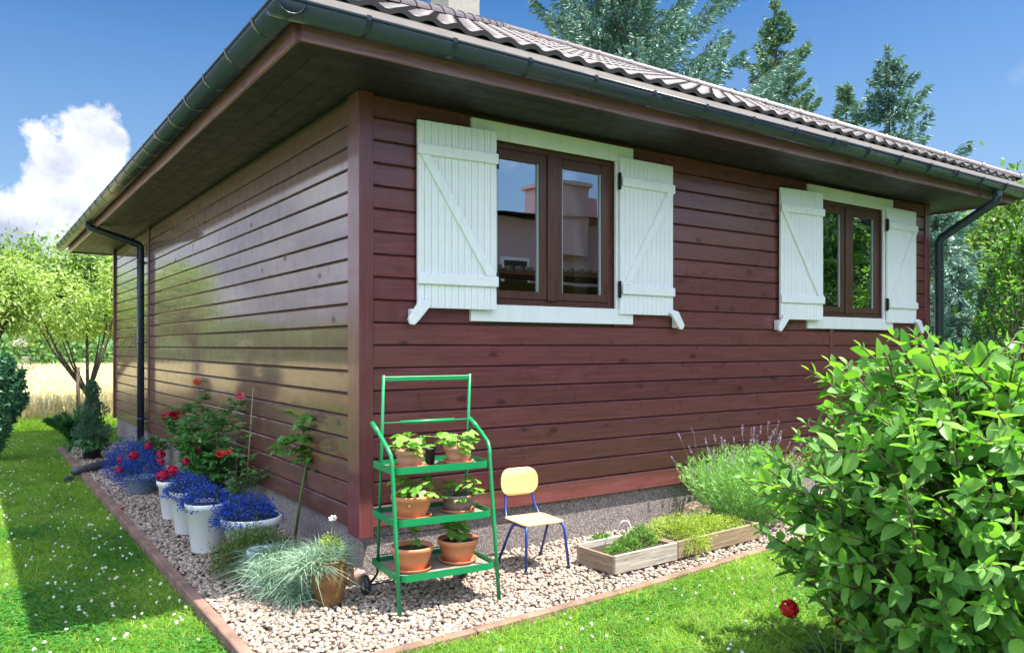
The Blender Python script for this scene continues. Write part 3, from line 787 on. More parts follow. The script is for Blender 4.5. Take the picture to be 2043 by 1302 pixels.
STRAWL = m_leaf('strawberry_leaf', (.10, .27, .035), (.28, .48, .10), .35, .38, face=False)
STRAWM = m_leaf('strawberry_mass', (.05, .17, .03), (.13, .30, .06), .35, .38)
LAVL = m_leaf('lavender_leaf', (.12, .30, .07), (.34, .54, .20), .25, .6)
LAVF = m_leaf('lavender_flower', (.28, .20, .34), (.42, .33, .46), .2, .6, (1, 1, 1))
BUSHL = m_leaf('bush_leaf_mass', (.035, .15, .035), (.24, .44, .08), .38, .42, (1.5, 1.8, .5))
def m_bush_leaf():
    m = m_leaf('bush_leaf', (.035, .15, .035), (.24, .44, .08), .38, .40, (1.5, 1.8, .5), face=False)
    b = NB.__new__(NB); b.m = m; b.t = m.node_tree
    b.p = [n for n in b.t.nodes if n.type == 'BSDF_PRINCIPLED'][0]; tr = [n for n in b.t.nodes if n.type == 'BSDF_TRANSLUCENT'][0]
    src = b.p.inputs['Base Color'].links[0].from_socket
    tc = b.n('ShaderNodeTexCoord'); sp = b.n('ShaderNodeSeparateXYZ'); b.l(tc.outputs['Object'], sp.inputs[0])
    ay = b.math('ABSOLUTE', sp.outputs[1]); rib = b.ramp(ay, [(.006, 1), (.02, 0)])
    vx = b.math('FRACT', b.math('MULTIPLY', b.math('SUBTRACT', sp.outputs[0], b.math('MULTIPLY', ay, .8)), 8.0)); vein = b.ramp(b.math('ABSOLUTE', b.math('SUBTRACT', vx, .5)), [(.0, .55), (.10, 0)])
    edge = b.ramp(ay, [(.19, 0), (.26, .45)])
    f = b.math('MAXIMUM', b.math('MAXIMUM', rib, vein), edge)
    b.l(b.mix(b.math('MULTIPLY', f, .55), src, (.34, .50, .20)), b.p.inputs['Base Color'])
    b.p.inputs['Normal']; bp = b.n('ShaderNodeBump'); bp.inputs['Strength'].default_value = .5; bp.inputs['Distance'].default_value = .002; b.l(b.math('SUBTRACT', 1.0, f), bp.inputs['Height']); b.l(bp.outputs[0], b.p.inputs['Normal'])
    return m
BUSHO = m_bush_leaf()
STEM = m_plain('green_stem', (.09, .16, .04), .6); STEMB = m_plain('brown_stem', (.10, .065, .04), .8, .3)
CONIF = m_leaf('spruce_needles', (.06, .15, .12), (.26, .42, .35), .12, .6, (1, 1.1, .8))
CONIG = m_leaf('green_spruce_needles', (.06, .15, .085), (.25, .39, .25), .12, .6, (1, 1.1, .8))
THUJ = m_leaf('thuja_needles', (.03, .10, .02), (.10, .22, .05), .15, .6)
DARKC = m_leaf('dark_conifer', (.02, .07, .04), (.10, .20, .12), .12, .5)
APPLE = m_leaf('orchard_leaf', (.13, .24, .06), (.42, .50, .18), .42, .45)
TREEL = m_leaf('far_tree_leaf', (.06, .14, .03), (.20, .30, .08), .35, .6)
TREED = m_leaf('hedge_tree_leaf', (.06, .16, .055), (.18, .32, .12), .3, .6)

def mound_arr(c, rx, ry, h, n, L, W, up=.5, shell=.35, rough=.12, spill=0, face_out=False):
    u = rdir(n, .25); u[:, 2] = np.abs(u[:, 2])*1.0-spill*RNG.random(n)
    rr = 1-shell*RNG.random(n)**1.5+RNG.normal(size=n)*rough*.5
    lump = 1+rough*np.sin(u[:, 0]*7+u[:, 1]*5)*np.cos(u[:, 2]*6+u[:, 0]*4)
    P = u*np.array([rx, ry, h])*(rr*lump)[:, None]+np.array(c)
    D = nrm(u+rdir(n)*.8+[0, 0, up]); N = nrm(u*.5+[0, 0, .8]+rdir(n)*.6)
    return leaf_arr(P, D, N, L*RNG.uniform(.6, 1.2, n), W*RNG.uniform(.7, 1.2, n), .12, .2)
def stems_obj(name, lines, rad, mat, parent, n=5):
    m = MB()
    for pts in lines: m.tube(pts, [rad*(1-.5*i/(len(pts)-1)) for i in range(len(pts))], n)
    return m.build(name, mat, parent)
def lobelia_pot(pot_prof, pmat, loc, label, cat, mc, mr, nl, nf, name='flower_pot', group=None, rim=None, reds=(), sx=1, extra=None):
    t = thing(name, label, cat, loc, 0, group)
    m = MB().lathe(pot_prof, 36, sx=sx); m.build('pot', pmat, t)
    zr = max(z for r, z in pot_prof); rr = max(r for r, z in pot_prof)
    MB().disc(rr*.9, (0, 0, zr-.03), 24, sx).build('soil', LOCH, t)
    c = mc; rx, ry, h = mr
    foliage('foliage', [mound_arr(c, rx*.93, ry*.93, h*.92, nl, .022, .008, spill=.45)], LOBL, t)
    foliage('blue_flowers', [mound_arr(c, rx, ry, h, int(nf*1.2), .0155, .0155, rough=.16, shell=.22, spill=.5, face_out=True)], BLUE, t)
    for (dx, dy, z, r) in reds:
        flower_head(dx, dy, z, r, t)
    return t
_fh = {}
def flower_mesh(kind, mat):
    if kind in _fh: return _fh[kind]
    if kind.startswith('head'):
        n = 190; u = rdir(n, .5); tg = nrm(np.cross(u, rdir(n))); V, F, A = leaf_arr(u*RNG.uniform(.7, 1, (n, 1))-tg*.2, nrm(tg+u*.35), u, .5, .5, .1, .1)
    else:
        parts = []
        for (k, r0, tilt, s) in ((5, .1, .35, .75), (6, .22, .75, .9), (7, .3, 1.15, 1.0), (4, .03, .1, .6)):
            a = np.arange(k)*6.283/k+RNG.random()*6; D = np.c_[np.cos(a)*math.sin(tilt), np.sin(a)*math.sin(tilt), np.full(k, math.cos(tilt))]
            P = np.c_[np.cos(a)*r0, np.sin(a)*r0, np.full(k, -.3)]; N = np.c_[-np.cos(a), -np.sin(a), np.full(k, .4)]
            parts.append(leaf_arr(P, D, N, np.full(k, s*1.0), np.full(k, s*1.05), .18, -.2))
        V, F, A = join(parts)
    _fh[kind] = np_mesh('flower', V, F, mat, A); return _fh[kind]
def flower_head(x, y, z, r, parent, kind='head_red', mat=None, name='red_flower'):
    me = flower_mesh(kind, mat or REDF)
    r *= random.uniform(.7, .92)
    return link(name, me, parent, (x, y, z), (random.uniform(-.5, .1)+.35, random.uniform(-.4, .2), random.uniform(0, 6)), (r, r, r))

def pot_profile(rb, rt, h, rimh=.035, rimw=.008, th=.006):
    return [(0, 0), (rb*.96, 0), (rb, .006), (rt-rimw-.004, h-rimh-.004), (rt, h-rimh), (rt+.001, h-.004), (rt-.002, h), (rt-th, h), (rt-th-.004, h-rimh), (rt-th-.01, h-.06), (0, h-.065)]
# white planters in a row, from the corner backwards
G4 = 'tall white planters with blue lobelia beside the side wall'
p = lobelia_pot(pot_profile(.105, .150, .345), WPOT, (-.62, 1.24, 0), 'tall white plastic planter of blue lobelia, nearest of the three narrow ones', 'planter', (0, .05, .33), (.17, .17, .13), 900, 1500, 'white_planter', G4)
p = lobelia_pot(pot_profile(.10, .145, .33), WPOT, (-.60, 1.88, 0), 'middle tall white planter of blue lobelia in the row of three', 'planter', (0, .0, .32), (.18, .17, .13), 800, 1400, 'white_planter', G4, reds=((-.10, .12, .47, .045),))
p = lobelia_pot(pot_profile(.095, .14, .32), WPOT, (-.58, 2.50, 0), 'farthest tall white planter with crimson heads over blue lobelia', 'planter', (.03, .0, .31), (.14, .14, .10), 500, 500, 'white_planter', G4, reds=((-.10, -.02, .36, .05), (-.09, .1, .47, .04), (.1, .05, .46, .04)))
p = lobelia_pot([(0, 0), (.125, 0), (.13, .006), (.182, .235), (.200, .24), (.203, .285), (.198, .29), (.19, .288), (.185, .24), (0, .23)], WPOT, (-.42, .86, 0), 'wide round white bowl planter overflowing with blue lobelia near the corner', 'planter', (-.03, .02, .28), (.215, .20, .16), 1500, 2300, 'white_bowl_planter')
BLUEM = m_plain('zinc_blue_metal', (.24, .33, .42), .5, .45, .3, .2, 18)
p = lobelia_pot([(0, 0), (.12, 0), (.125, .005), (.165, .15), (.17, .155), (.165, .16), (.16, .155), (0, .13)], BLUEM, (-.60, 3.92, 0), 'speckled zinc bowl of blue lobelia and crimson flower heads beside the gravel edge', 'planter', (0, 0, .17), (.25, .27, .25), 1400, 2300, 'zinc_bowl_planter',
    reds=((-.2, -.02, .24, .05), (-.08, -.05, .37, .06), (.08, .1, .44, .05), (.16, -.1, .37, .055), (-.18, .1, .32, .04)))
p = lobelia_pot(pot_profile(.10, .14, .16), m_plain('dark_blue_glaze', (.03, .05, .10), .3), (-.52, 5.05, 0), 'big blue lobelia cushion in a dark pot behind the zinc bowl', 'planter', (0, 0, .12), (.28, .33, .33), 1400, 2500, 'dark_flower_pot')

# conifer in a dark pot with a trailing plant
def tube_line(p0, p1, sag=0, n=5, j=0.0):
    p0, p1 = np.array(p0, float), np.array(p1, float)
    return [tuple(p0+(p1-p0)*i/n+np.array([random.uniform(-j, j), random.uniform(-j, j), sag*math.sin(math.pi*i/n)])) for i in range(n+1)]
t = thing('potted_conifer', 'dark pot with a slim bluish conifer and trailing broad leaves, farthest in the bed', 'potted plant', (-.70, 6.85, 0))
MB().lathe(pot_profile(.10, .14, .25), 28).build('pot', BLACKP, t)
n = 5200; zz = RNG.random(n)**1.3*.78+.2; rad_ = .21*(1-(zz-.2)/.85)**.8*RNG.random(n)**.4*(1+.3*np.sin(zz*23)); a = RNG.random(n)*6.283; rad_ = rad_*(1+.35*np.sin(a*4+zz*15))
P = np.c_[rad_*np.cos(a), rad_*np.sin(a), zz]; D = np.c_[np.cos(a)*.5, np.sin(a)*.5, np.full(n, 1.0)]+rdir(n)*.45
foliage('crown', [leaf_arr(P, nrm(D), rdir(n), .042, .012)], DARKC, t)
n = 260; a = RNG.random(n)*6.283; r_ = .12+.13*RNG.random(n); zz = .32-.9*(r_-.12)-RNG.random(n)*.12
foliage('trailing_leaves', [leaf_arr(np.c_[r_*np.cos(a)-.05, r_*np.sin(a)-.04, zz], nrm(np.c_[np.cos(a), np.sin(a), -.6+0*a]+rdir(n)*.3), np.c_[np.cos(a), np.sin(a), 1.0+0*a], .06, .045)], MLEAF('ivy_leaf', (.02, .08, .02), (.06, .17, .05), .2, .3), t)
def feather_shrub(loc, r, h, n, label, name, mat, L=.05, W=.006, cat='shrub', spread=.7):
    t = thing(name, label, cat, loc); lines = []
    parts = []
    for i in range(26):
        a = random.uniform(0, 6.28); q = random.uniform(.2, 1)**.5
        tip = np.array([math.cos(a)*r*q, math.sin(a)*r*q, h*random.uniform(.7, 1)*(1-.35*q)]); pts = tube_line((0, 0, 0), tip, .05, 6, .01); lines.append(pts)
        k = n//26; tt = RNG.random(k)**.7; P = np.array([np.array(pts[0])*(1-x)+tip*x+[0, 0, .05*math.sin(math.pi*x)] for x in tt])
        d = tip/np.linalg.norm(tip); parts.append(leaf_arr(P+RNG.normal(size=(k, 3))*.012, nrm(d+rdir(k)*spread), rdir(k), L, W))
    stems_obj('stems', lines, .006, STEM, t); foliage('foliage', parts, mat, t); return t
feather_shrub(at(146, 12.3, -.06), .42, .55, 5200, 'feathery dark green shrub on the lawn behind the potted conifer', 'feathery_shrub', MLEAF('feathery_leaf', (.02, .10, .03), (.06, .20, .06), .2, .5), .10, .010)
feather_shrub((-.20, 5.75, 0), .20, .42, 2200, 'small leafy plant with pale flower tips at the foot of the left downpipe', 'leafy_plant', HEATH, .04, .014)

# ---------------- roses
def rose_spray(t, stems, leafn, mat, size=.045):
    lines = []; P = []; D = []
    for (a, b, c) in stems:
        a, b, c = map(np.array, (a, b, c)); pts = [tuple((1-u)**2*a+2*u*(1-u)*b+u*u*c) for u in np.linspace(0, 1, 8)]; lines.append(pts)
        for k in range(leafn):
            u = RNG.uniform(.22, .97); q = (1-u)**2*a+2*u*(1-u)*b+u*u*c; ang = random.uniform(0, 6.28)
            d = np.array([math.cos(ang), math.sin(ang), random.uniform(-.2, .5)]); d /= np.linalg.norm(d)
            s = np.cross(d, [0, 0, 1]); s /= np.linalg.norm(s); ln = random.uniform(.06, .11)
            lines.append([tuple(q), tuple(q+d*ln)])
            for (f, sd) in ((1, 0), (.75, 1), (.75, -1), (.42, 1), (.42, -1)):
                P.append(q+d*ln*f); D.append(d+s*sd*1.1+[0, 0, -.15])
    P = np.array(P); D = nrm(np.array(D)+RNG.normal(size=P.shape)*.15); n = len(P)
    stems_obj('stem', lines, .0045, STEM, t)
    V, F, A = leaf_arr(P, D, nrm(np.tile([0., 0., 1.], (n, 1))+RNG.normal(size=(n, 3))*.45), size*RNG.uniform(.7, 1.2, n), size*.68*RNG.uniform(.8, 1.15, n), .12, .25)
    foliage('foliage', (V, F, A), mat, t)
RB = np.array((-.22, 2.85, 0.0))
t = thing('rose_bush', 'tall bushy rose with coral, pink and crimson blooms behind the white planters', 'rose bush', tuple(RB))
stems = []; fl = []
def rel(px, py, D): q = np.array(at(px, D, hz(py, D))); return q-RB
for (px, py, D, k, r) in ((393, 762, 6.95, 'coral', .034), (478, 790, 6.8, 'pink', .036), (346, 829, 7.25, 'red', .052), (360, 822, 7.25, 'red', .045), (331, 832, 7.3, 'red', .04), (393, 882, 6.75, 'coral', .046), (392, 899, 6.7, 'red', .03), (438, 905, 6.6, 'coral', .036), (455, 902, 6.6, 'coral', .028)):
    q = rel(px, py, D); fl.append((q, k, r)); base = np.array([random.uniform(-.08, .08), random.uniform(-.08, .08), 0]); stems.append((base, base*.4+q*np.array([.45, .45, .75]), q))
for i in range(22):
    px = random.uniform(345, 470); py = random.uniform(800, 950); D = random.uniform(6.6, 7.5); q = rel(px, py, D); base = np.array([random.uniform(-.1, .1), random.uniform(-.1, .1), 0]); stems.append((base, base*.5+q*np.array([.5, .5, .7]), q))
rose_spray(t, stems, 24, ROSEL, .058)
for q, k, r in fl:
    me = flower_mesh('rose_'+k, {'coral': CORAL, 'pink': PINKF, 'red': REDF, 'orange': MLEAF('orange_petal', (.8, .16, .03), (.85, .28, .08), .25, .5, (1.2, .9, .8))}[k])
    link('rose_flower', me, t, tuple(q), (random.uniform(.7, 1.2), random.uniform(-.5, 0), 0), (r*1.08, r*1.08, r*1.08))
RB = np.array((-.12, 2.35, 0.0))
t = thing('staked_rose', 'low dark-leaved rose shoot with a thin cane stake against the side wall', 'rose', tuple(RB))
rose_spray(t, [((0, 0, 0), rel(480, 960, 6.3)*[.4, .4, .9], rel(x, y, 6.3)) for x, y in ((545, 925), (500, 905), (520, 940), (470, 870), (505, 830), (552, 940))], 9, ROSEL)
MB().tube([tuple(rel(487, 985, 6.6)*[1, 1, 0]), tuple(rel(505, 772, 6.6))], .005, 6).build('stake', m_plain('cane', (.30, .24, .16), .8), t)
RB = np.array((-.05, 1.28, 0.0))
t = thing('young_rose', 'single curved stem with bright young leaves in front of the side wall', 'young plant', tuple(RB))
A0 = rel(586, 1052, 5.65)*[1, 1, 0]
m = MB(); pts = [A0+[0, 0, .0], rel(600, 985, 5.65), rel(612, 920, 5.66), rel(622, 870, 5.66), rel(628, 835, 5.66), rel(607, 822, 5.66)]
m.tube([tuple(p) for p in pts], [.011, .010, .009, .006, .004, .002], 7).build('stem', STEM, t)
rose_spray(t, [(pts[2], rel(592, 890, 5.6), rel(568, 893, 5.6)), (pts[3], rel(600, 880, 5.6), rel(582, 866, 5.6)), (pts[2], rel(630, 905, 5.6), rel(648, 915, 5.55)), (pts[3], rel(622, 850, 5.6), rel(606, 820, 5.6)), (pts[2], rel(622, 900, 5.6), rel(630, 940, 5.55))], 11, ROSEY, .075)

# ---------------- green spreading heath, blue-grey pot, jug, dianthus
t = thing('heath_shrub', 'low spreading green heath with reddish tips between the white bowl and the jug', 'shrub', (-.52, .50, 0))
foliage('foliage', [mound_arr((0, 0, .03), .25, .22, .24, 8000, .028, .0065, .4, .5, .16)], HEATH, t)
foliage('reddish_tips', [mound_arr((-.07, -.05, .0), .21, .21, .22, 700, .02, .006, .2, .2, .2)], MLEAF('heath_tip', (.16, .06, .05), (.28, .13, .10), .2, .6), t)
PALEB = m_plain('pale_blue_plastic', (.42, .52, .56), .45, .1)
t = thing('carnation_pot', 'pale blue-grey tapered pot half hidden by grey-green carnation leaves', 'potted plant', (-.545, .215, 0))
MB().lathe([(0, 0), (.062, 0), (.065, .005), (.092, .215), (.088, .218), (.083, .21), (0, .19)], 28).build('pot', PALEB, t)
def tuft(name, c, n, L, W, spreadr, parent, mat, up=1.0, bend=(.3, 1.3), lean=(0, 0, 0)):
    P = np.array(c)+RNG.normal(size=(n, 3))*[spreadr, spreadr, .012]; D = rdir(n, up)+np.array(lean); D[:, 2] = np.abs(D[:, 2])
    return blade_arr(P, nrm(D), L*RNG.uniform(.5, 1.15, n), W, RNG.uniform(*bend, n))
fp = [tuft('f', (.05, -.09, .17), 460, .15, .005, .05, t, DIAN, .35), tuft('f', (-.01, -.23, .13), 420, .17, .005, .05, t, DIAN, .2), tuft('f', (.07, -.42, .03), 380, .15, .005, .04, t, DIAN, .4), tuft('f', (.02, -.3, .05), 420, .15, .005, .045, t, DIAN, .3), tuft('f', (.07, -.1, .17), 380, .17, .005, .04, t, DIAN, .5)]
foliage('foliage', fp, DIAN, t)
JUG = NB('brown_glazed_clay'); _v = JUG.coord(scale=(2, 2, 14)); _n = JUG.noise(_v, 3, 5)
JUG.set(Base_Color=JUG.mix(JUG.ramp(JUG.noise(JUG.coord(), 7, 4), [(.35, 0), (.7, 1)]), (.115, .052, .018), (.27, .15, .05)), Roughness=.32); JUG.bump(_n, .25, .004); JUG = JUG.m
t = thing('clay_jug', 'brown glazed clay jug with a handle holding grey-green carnations by the corner', 'jug', (-.335, -.335, 0))
MB().lathe([(0, 0), (.068, 0), (.072, .006), (.084, .06), (.098, .12), (.101, .16), (.094, .195), (.084, .218), (.088, .235), (.094, .245), (.088, .248), (.078, .235), (.078, .215), (0, .21)], 40).build('jug_body', JUG, t)
hd = nrm(np.array([[RT[0], RT[1]]]))[0]
pts = [(hd[0]*r_, hd[1]*r_, z) for r_, z in ((.086, .205), (.115, .208), (.130, .185), (.128, .15), (.115, .12), (.097, .105))]
MB().tube(pts, [.010, .011, .011, .010, .010, .011], 10).build('handle', JUG, t)
MB().disc(.08, (0, 0, .222)).build('soil', LOCH, t)
foliage('foliage', [tuft('f', (-.02, .03, .225), 520, .18, .0045, .03, t, DIAN, 1.8, (.1, .8)), tuft('f', (-.10, .03, .20), 420, .19, .0045, .03, t, DIAN, .3), tuft('f', (.05, .06, .22), 200, .15, .004, .02, t, DIAN, 1.5, (.1, .6))], DIAN, t)
foliage('yellow_sprigs', [mound_arr((.02, .04, .25), .07, .07, .12, 420, .022, .006)], YELLG, t)
q = np.array(at(664, 4.55, hz(1034, 4.55)))-np.array((-.335, -.335, 0))
stems_obj('flower_stalk', [[(0, .03, .23), tuple(q*[.6, .6, .85]), tuple(q)]], .003, STEM, t)
link('white_flower', flower_mesh('rose_white', WFLOW), t, tuple(q), (.5, -.4, 0), (.024,)*3)
def rock(name, loc, s, mat, label, cat, seed=0, rot=0):
    import bmesh
    bm = bmesh.new(); bmesh.ops.create_icosphere(bm, subdivisions=3, radius=1); rs = np.random.default_rng(seed)
    ks = rs.normal(size=(5, 3))*1.6; ph = rs.random(5)*6
    for v in bm.verts:
        c = np.array(v.co); d = 1+sum(.09*math.sin(k.dot(c)*1.6+p_) for k, p_ in zip(ks, ph)); m_ = max(abs(c)); v.co = Vector(c*d*(.75+.25/m_))
        v.co = Vector((v.co.x*s[0], v.co.y*s[1], v.co.z*s[2]+s[2]*.75))
    me = bpy.data.meshes.new(name); bm.to_mesh(me); bm.free(); me.materials.append(mat)
    o = link(name, me, None, loc, (0, 0, rot)); tag(o, label, cat); return o
rock('rock', at(712, 4.78), (.042, .05, .05), m_plain('pink_granite', (.42, .28, .23), .8, .3, 0, .5, 30), 'small pinkish stone between the clay jug and the cart wheel', 'stone', 3)
rock('rock', at(735, 4.62), (.035, .03, .022), m_plain('grey_granite', (.25, .27, .31), .8, .3, 0, .5, 30), 'small blue-grey stone lying in front of the cart wheel', 'stone', 5)

# ---------------- drain trough and small black box on the lawn edge
t = MB(); a0 = Vector((-.46, 6.12, .045)); a1 = Vector((-1.03, 5.50, .035))
o = MB().tube([a0, a1], .05, 14).build('drain_pipe', m_plain('dark_pipe', (.05, .055, .06), .45), None); tag(o, 'short dark drain pipe lying across the gravel and over the kerb', 'drain pipe')
t = thing('path_light', 'small black box light set in the lawn at the mouth of the drain pipe', 'garden light', (-1.10, 5.35, -.06))
MB().box(-.05, .05, -.05, .05, 0, .06).build('box', BLACKP, t, bevel=.008); MB().lathe([(0, .0605), (.035, .0605), (.033, .066), (0, .067)], 16).build('lens', DARKM, t)
# fallen petals
o = link('petal', flower_mesh('rose_red', REDF), None, at(238, 6.85, .01), (2, 0, 1), (.02,)*3); 
o.location = at(243, 6.9, .012); tag(o, 'fallen crimson petal lying on the gravel beside the kerb', 'petal')

# ------------------------------------------------------------------ plant cart
CX, CY, CA = -.02, -.60, -.095   # origin at the left middle, rotated slightly
def cart():
    t = thing('plant_cart', 'green tubular plant trolley with three shelves and one small wheel in view', 'plant cart', (-.116, -.777, 0), CA)
    W = .605; r = .0115
    def ly(z): return .115*min(z, .8)/.8
    for x in (0, W):
        sg = -1 if x == 0 else 1
        leg = [(x, 0, 0), (x, ly(.4), .40), (x, ly(.8), .80), (x+sg*.004, .125, .85), (x+sg*.01, .16, .885), (x+sg*.012, .25, .935), (x+sg*.012, .40, 1.0)]
        MB().tube(leg, r, 10).build('front_leg', GREENM, t)
        MB().tube([(x+sg*.012, .30, .957), (x+sg*.012, .405, 1.002)], r+.0035, 10).build('grip', GREENM, t)
        bx = x+(.035 if x == 0 else -.012)
        MB().tube([(bx, .445, .13), (bx+.008, .405, .80), (bx+.014, .382, 1.28)], .0095, 4 if False else 8).build('rear_post', GREENM, t)
    xa, xb = .049, W+.002
    MB().box(xa-.004, xb+.004, .376, .388, 1.245, 1.272).build('top_bar', GREENM, t, bevel=.002)
    m = MB().tube([(xa, .394, 1.0), (xb, .394, 1.0)], .005, 6); m.build('cross_rod', GREENM, t)
    MB().tube([(xa+.11, .394, 1.0), (xb-.10, .394, 1.0)], .0115, 10).build('sleeve', GREENM, t)
    for z in (.33, .22): MB().tube([(xa, .45, z), (xb, .45, z)], .0035, 6).build('rear_rod', GREEND, t)
    # trays: rounded front corners, narrow upstand
    for z, y1 in ((.755, .42), (.475, .43), (.185, .445)):
        y0 = ly(z)-.012; R_ = .06
        def outline(off):
            p = []
            for (cx, cy, a0) in ((R_, y0+R_, math.pi), (W-R_, y0+R_, 1.5*math.pi)):
                for k in range(7):
                    a = a0+k*math.pi/12; p.append((cx+(R_-off)*math.cos(a), cy+(R_-off)*math.sin(a)))
            p += [(W-off, y1-off), (off, y1-off)]; return p
        o, i_ = outline(0), outline(.004); n = len(o)
        vs = [(x, y, z-.012) for x, y in o]+[(x, y, z+.026) for x, y in o]+[(x, y, z+.026) for x, y in i_]+[(x, y, z) for x, y in i_]
        fs = []
        for k in range(n):
            j = (k+1) % n; fs += [(k, j, n+j, n+k), (n+k, n+j, 2*n+j, 2*n+k), (2*n+k, 2*n+j, 3*n+j, 3*n+k)]
        fs += [tuple(range(3*n, 4*n)), tuple(range(n))[::-1]]
        MB().add(vs, fs).build('shelf', GREENM, t)
        MB().add([(x, y, z+.001) for x, y in outline(.014)], [tuple(range(n))]).build('shelf_mat', m_get2('shelf_dust'), t)
    # axle and wheels
    MB().tube([(-.03, .46, .052), (W-.02, .46, .052)], .005, 8).build('axle', DARKM, t)
    for x in (-.035, W-.015):
        w = MB(); pr = [(.030, -.014), (.050, -.017), (.056, -.010), (.056, .010), (.050, .017), (.030, .014)]
        n = 28; vs = [(x+b, .46+a_*math.cos(2*math.pi*k/n), .056+a_*math.sin(2*math.pi*k/n)) for a_, b in pr for k in range(n)]
        w.add(vs, [(j*n+k, j*n+(k+1) % n, (j+1)*n+(k+1) % n, (j+1)*n+k) for j in range(5) for k in range(n)], True)
        tyre = w.build('wheel', BLACKP, t)
        w = MB(); pr = [(.0001, -.012), (.008, -.016), (.010, -.010), (.026, -.008), (.030, -.012), (.0305, .012), (.0001, .012)]
        vs = [(x+b, .46+a_*math.cos(2*math.pi*k/n), .056+a_*math.sin(2*math.pi*k/n)) for a_, b in pr for k in range(n)]
        w.add(vs, [(j*n+k, j*n+(k+1) % n, (j+1)*n+(k+1) % n, (j+1)*n+k) for j in range(6) for k in range(n)]); w.build('hub', m_plain('grey_hub', (.22, .23, .23), .5), tyre)
    for x in (.02,): 
        MB().tube([(.045, .445, .16), (.035, .455, .11), (-.01, .46, .055)], .008, 8).build('wheel_bracket', DARKM, t)
    return t
def m_get2(n):
    if n not in MATS: m_plain(n, (.20, .18, .15), .85, .5, 0, .2, 20)
    return MATS[n]
CART = cart()
CARTM = Matrix.Translation((-.116, -.777, 0)) @ Matrix.Rotation(CA, 4, 'Z')
def on_cart(x, y, z): return tuple(CARTM @ Vector((x, y, z)))

# strawberry leaf: three round toothed leaflets on a petiole, tip pointing +X
def straw_leaf(k):
    rs = np.random.default_rng(k); m = MB()
    def leaflet(c, ang, L, W):
        n = 11; vs = [(0, 0, 0)]; 
        for i in range(n):
            u = -1+2*i/(n-1); a = u*2.6; x = L*(.5-.5*math.cos(math.pi-abs(a)*.0+0)) if False else L*.52+L*.5*math.cos(a); y = W*.5*math.sin(a); 
            tooth = 1+(.06 if i % 2 else -.03); vs.append((x*tooth, y*tooth, -.16*abs(y)-.10*x*x/L+.25*abs(y)*(1-x/L)))
        out = []
        for (x, y, z) in vs: out.append((c[0]+x*math.cos(ang)-y*math.sin(ang), c[1]+x*math.sin(ang)+y*math.cos(ang), c[2]+z+rs.normal()*.001))
        cen = (c[0]+L*.5*math.cos(ang), c[1]+L*.5*math.sin(ang), c[2]-.004)
        m.add(out+[cen], [(i, i+1, len(out)) for i in range(len(out)-1)]+[(len(out)-1, 0, len(out))], False)
    c = (.0, 0, 0); L = .042
    leaflet(c, 0, L*1.1, L*.95); leaflet(c, 1.75, L, L*.9); leaflet(c, -1.75, L, L*.9)
    me = m.mesh('leaf', STRAWL); return me
SL_ = [straw_leaf(i) for i in range(3)]
def terracotta(name, label, x, y, z, rb, rt, h, mat, plant, group=None, rimh=.022, cat='potted plant', nleaf=14, berries=0, spread=1.0, deep=.0, rimw=.007):
    loc = on_cart(x, y, z); t = thing(name, label, cat, loc, 0, group)
    pr = [(0, 0), (rb*.95, 0), (rb, .004), (rb+(rt-rb)*.55, h*.42), (rt-rimw, h-rimh-.003), (rt, h-rimh), (rt+.002, h-.006), (rt-.001, h), (rt-.006, h), (rt-.010, h-.02), (rt-.016, h-.04-deep)]
    MB().lathe(pr, 36).build('pot', mat, t); MB().disc(rt-.0135, (0, 0, h-.025-deep), 28).build('soil', LOCH, t)
    lines = []
    for i in range(nleaf):
        a = random.uniform(0, 6.28); q = random.uniform(.25, 1)**.6*spread; R_ = (rt+.03)*q
        tip = (R_*math.cos(a), R_*math.sin(a), h+.02+random.uniform(0, .085)*(1.15-.5*q)-.045*q*(i % 3 == 0))
        b = (random.uniform(-.02, .02), random.uniform(-.02, .02), h-.03-deep)
        lines.append([b, (tip[0]*.45, tip[1]*.45, tip[2]*.9+.012), tip])
        if plant: link('leaf', random.choice(SL_), t, tip, (random.uniform(-.45, .45), random.uniform(-.1, .7), a+random.uniform(-.6, .6)), (random.uniform(.7, 1.15),)*3)
    if lines: stems_obj('stem', lines, .0017, STEM, t, 4)
    for i in range(berries):
        a = random.uniform(-2.6, -.4); rr = rt+.012
        pos = (rr*math.cos(a), rr*math.sin(a), h-random.uniform(-.02, .035))
        o = MB().lathe([(0, 0), (.007, -.003), (.008, -.010), (.004, -.019), (0, -.021)], 10).build('berry', MLEAF('berry_skin', (.62, .10, .04), (.72, .38, .20), .1, .35, face=False), t, loc=pos)
    return t
def saucer(x, y, z, r, label, mat=TERRA):
    o = MB().lathe([(0, .001), (r*.8, .001), (r*.86, .003), (r-.004, .018), (r, .020), (r, .016), (r*.9, -.001+.001), (0, 0)], 36).build('saucer', mat, None, loc=on_cart(x, y, z)); tag(o, label, 'saucer', group='terracotta saucers under the pots on the green cart')
TS = .0025
GP = 'strawberry pots on the green cart'
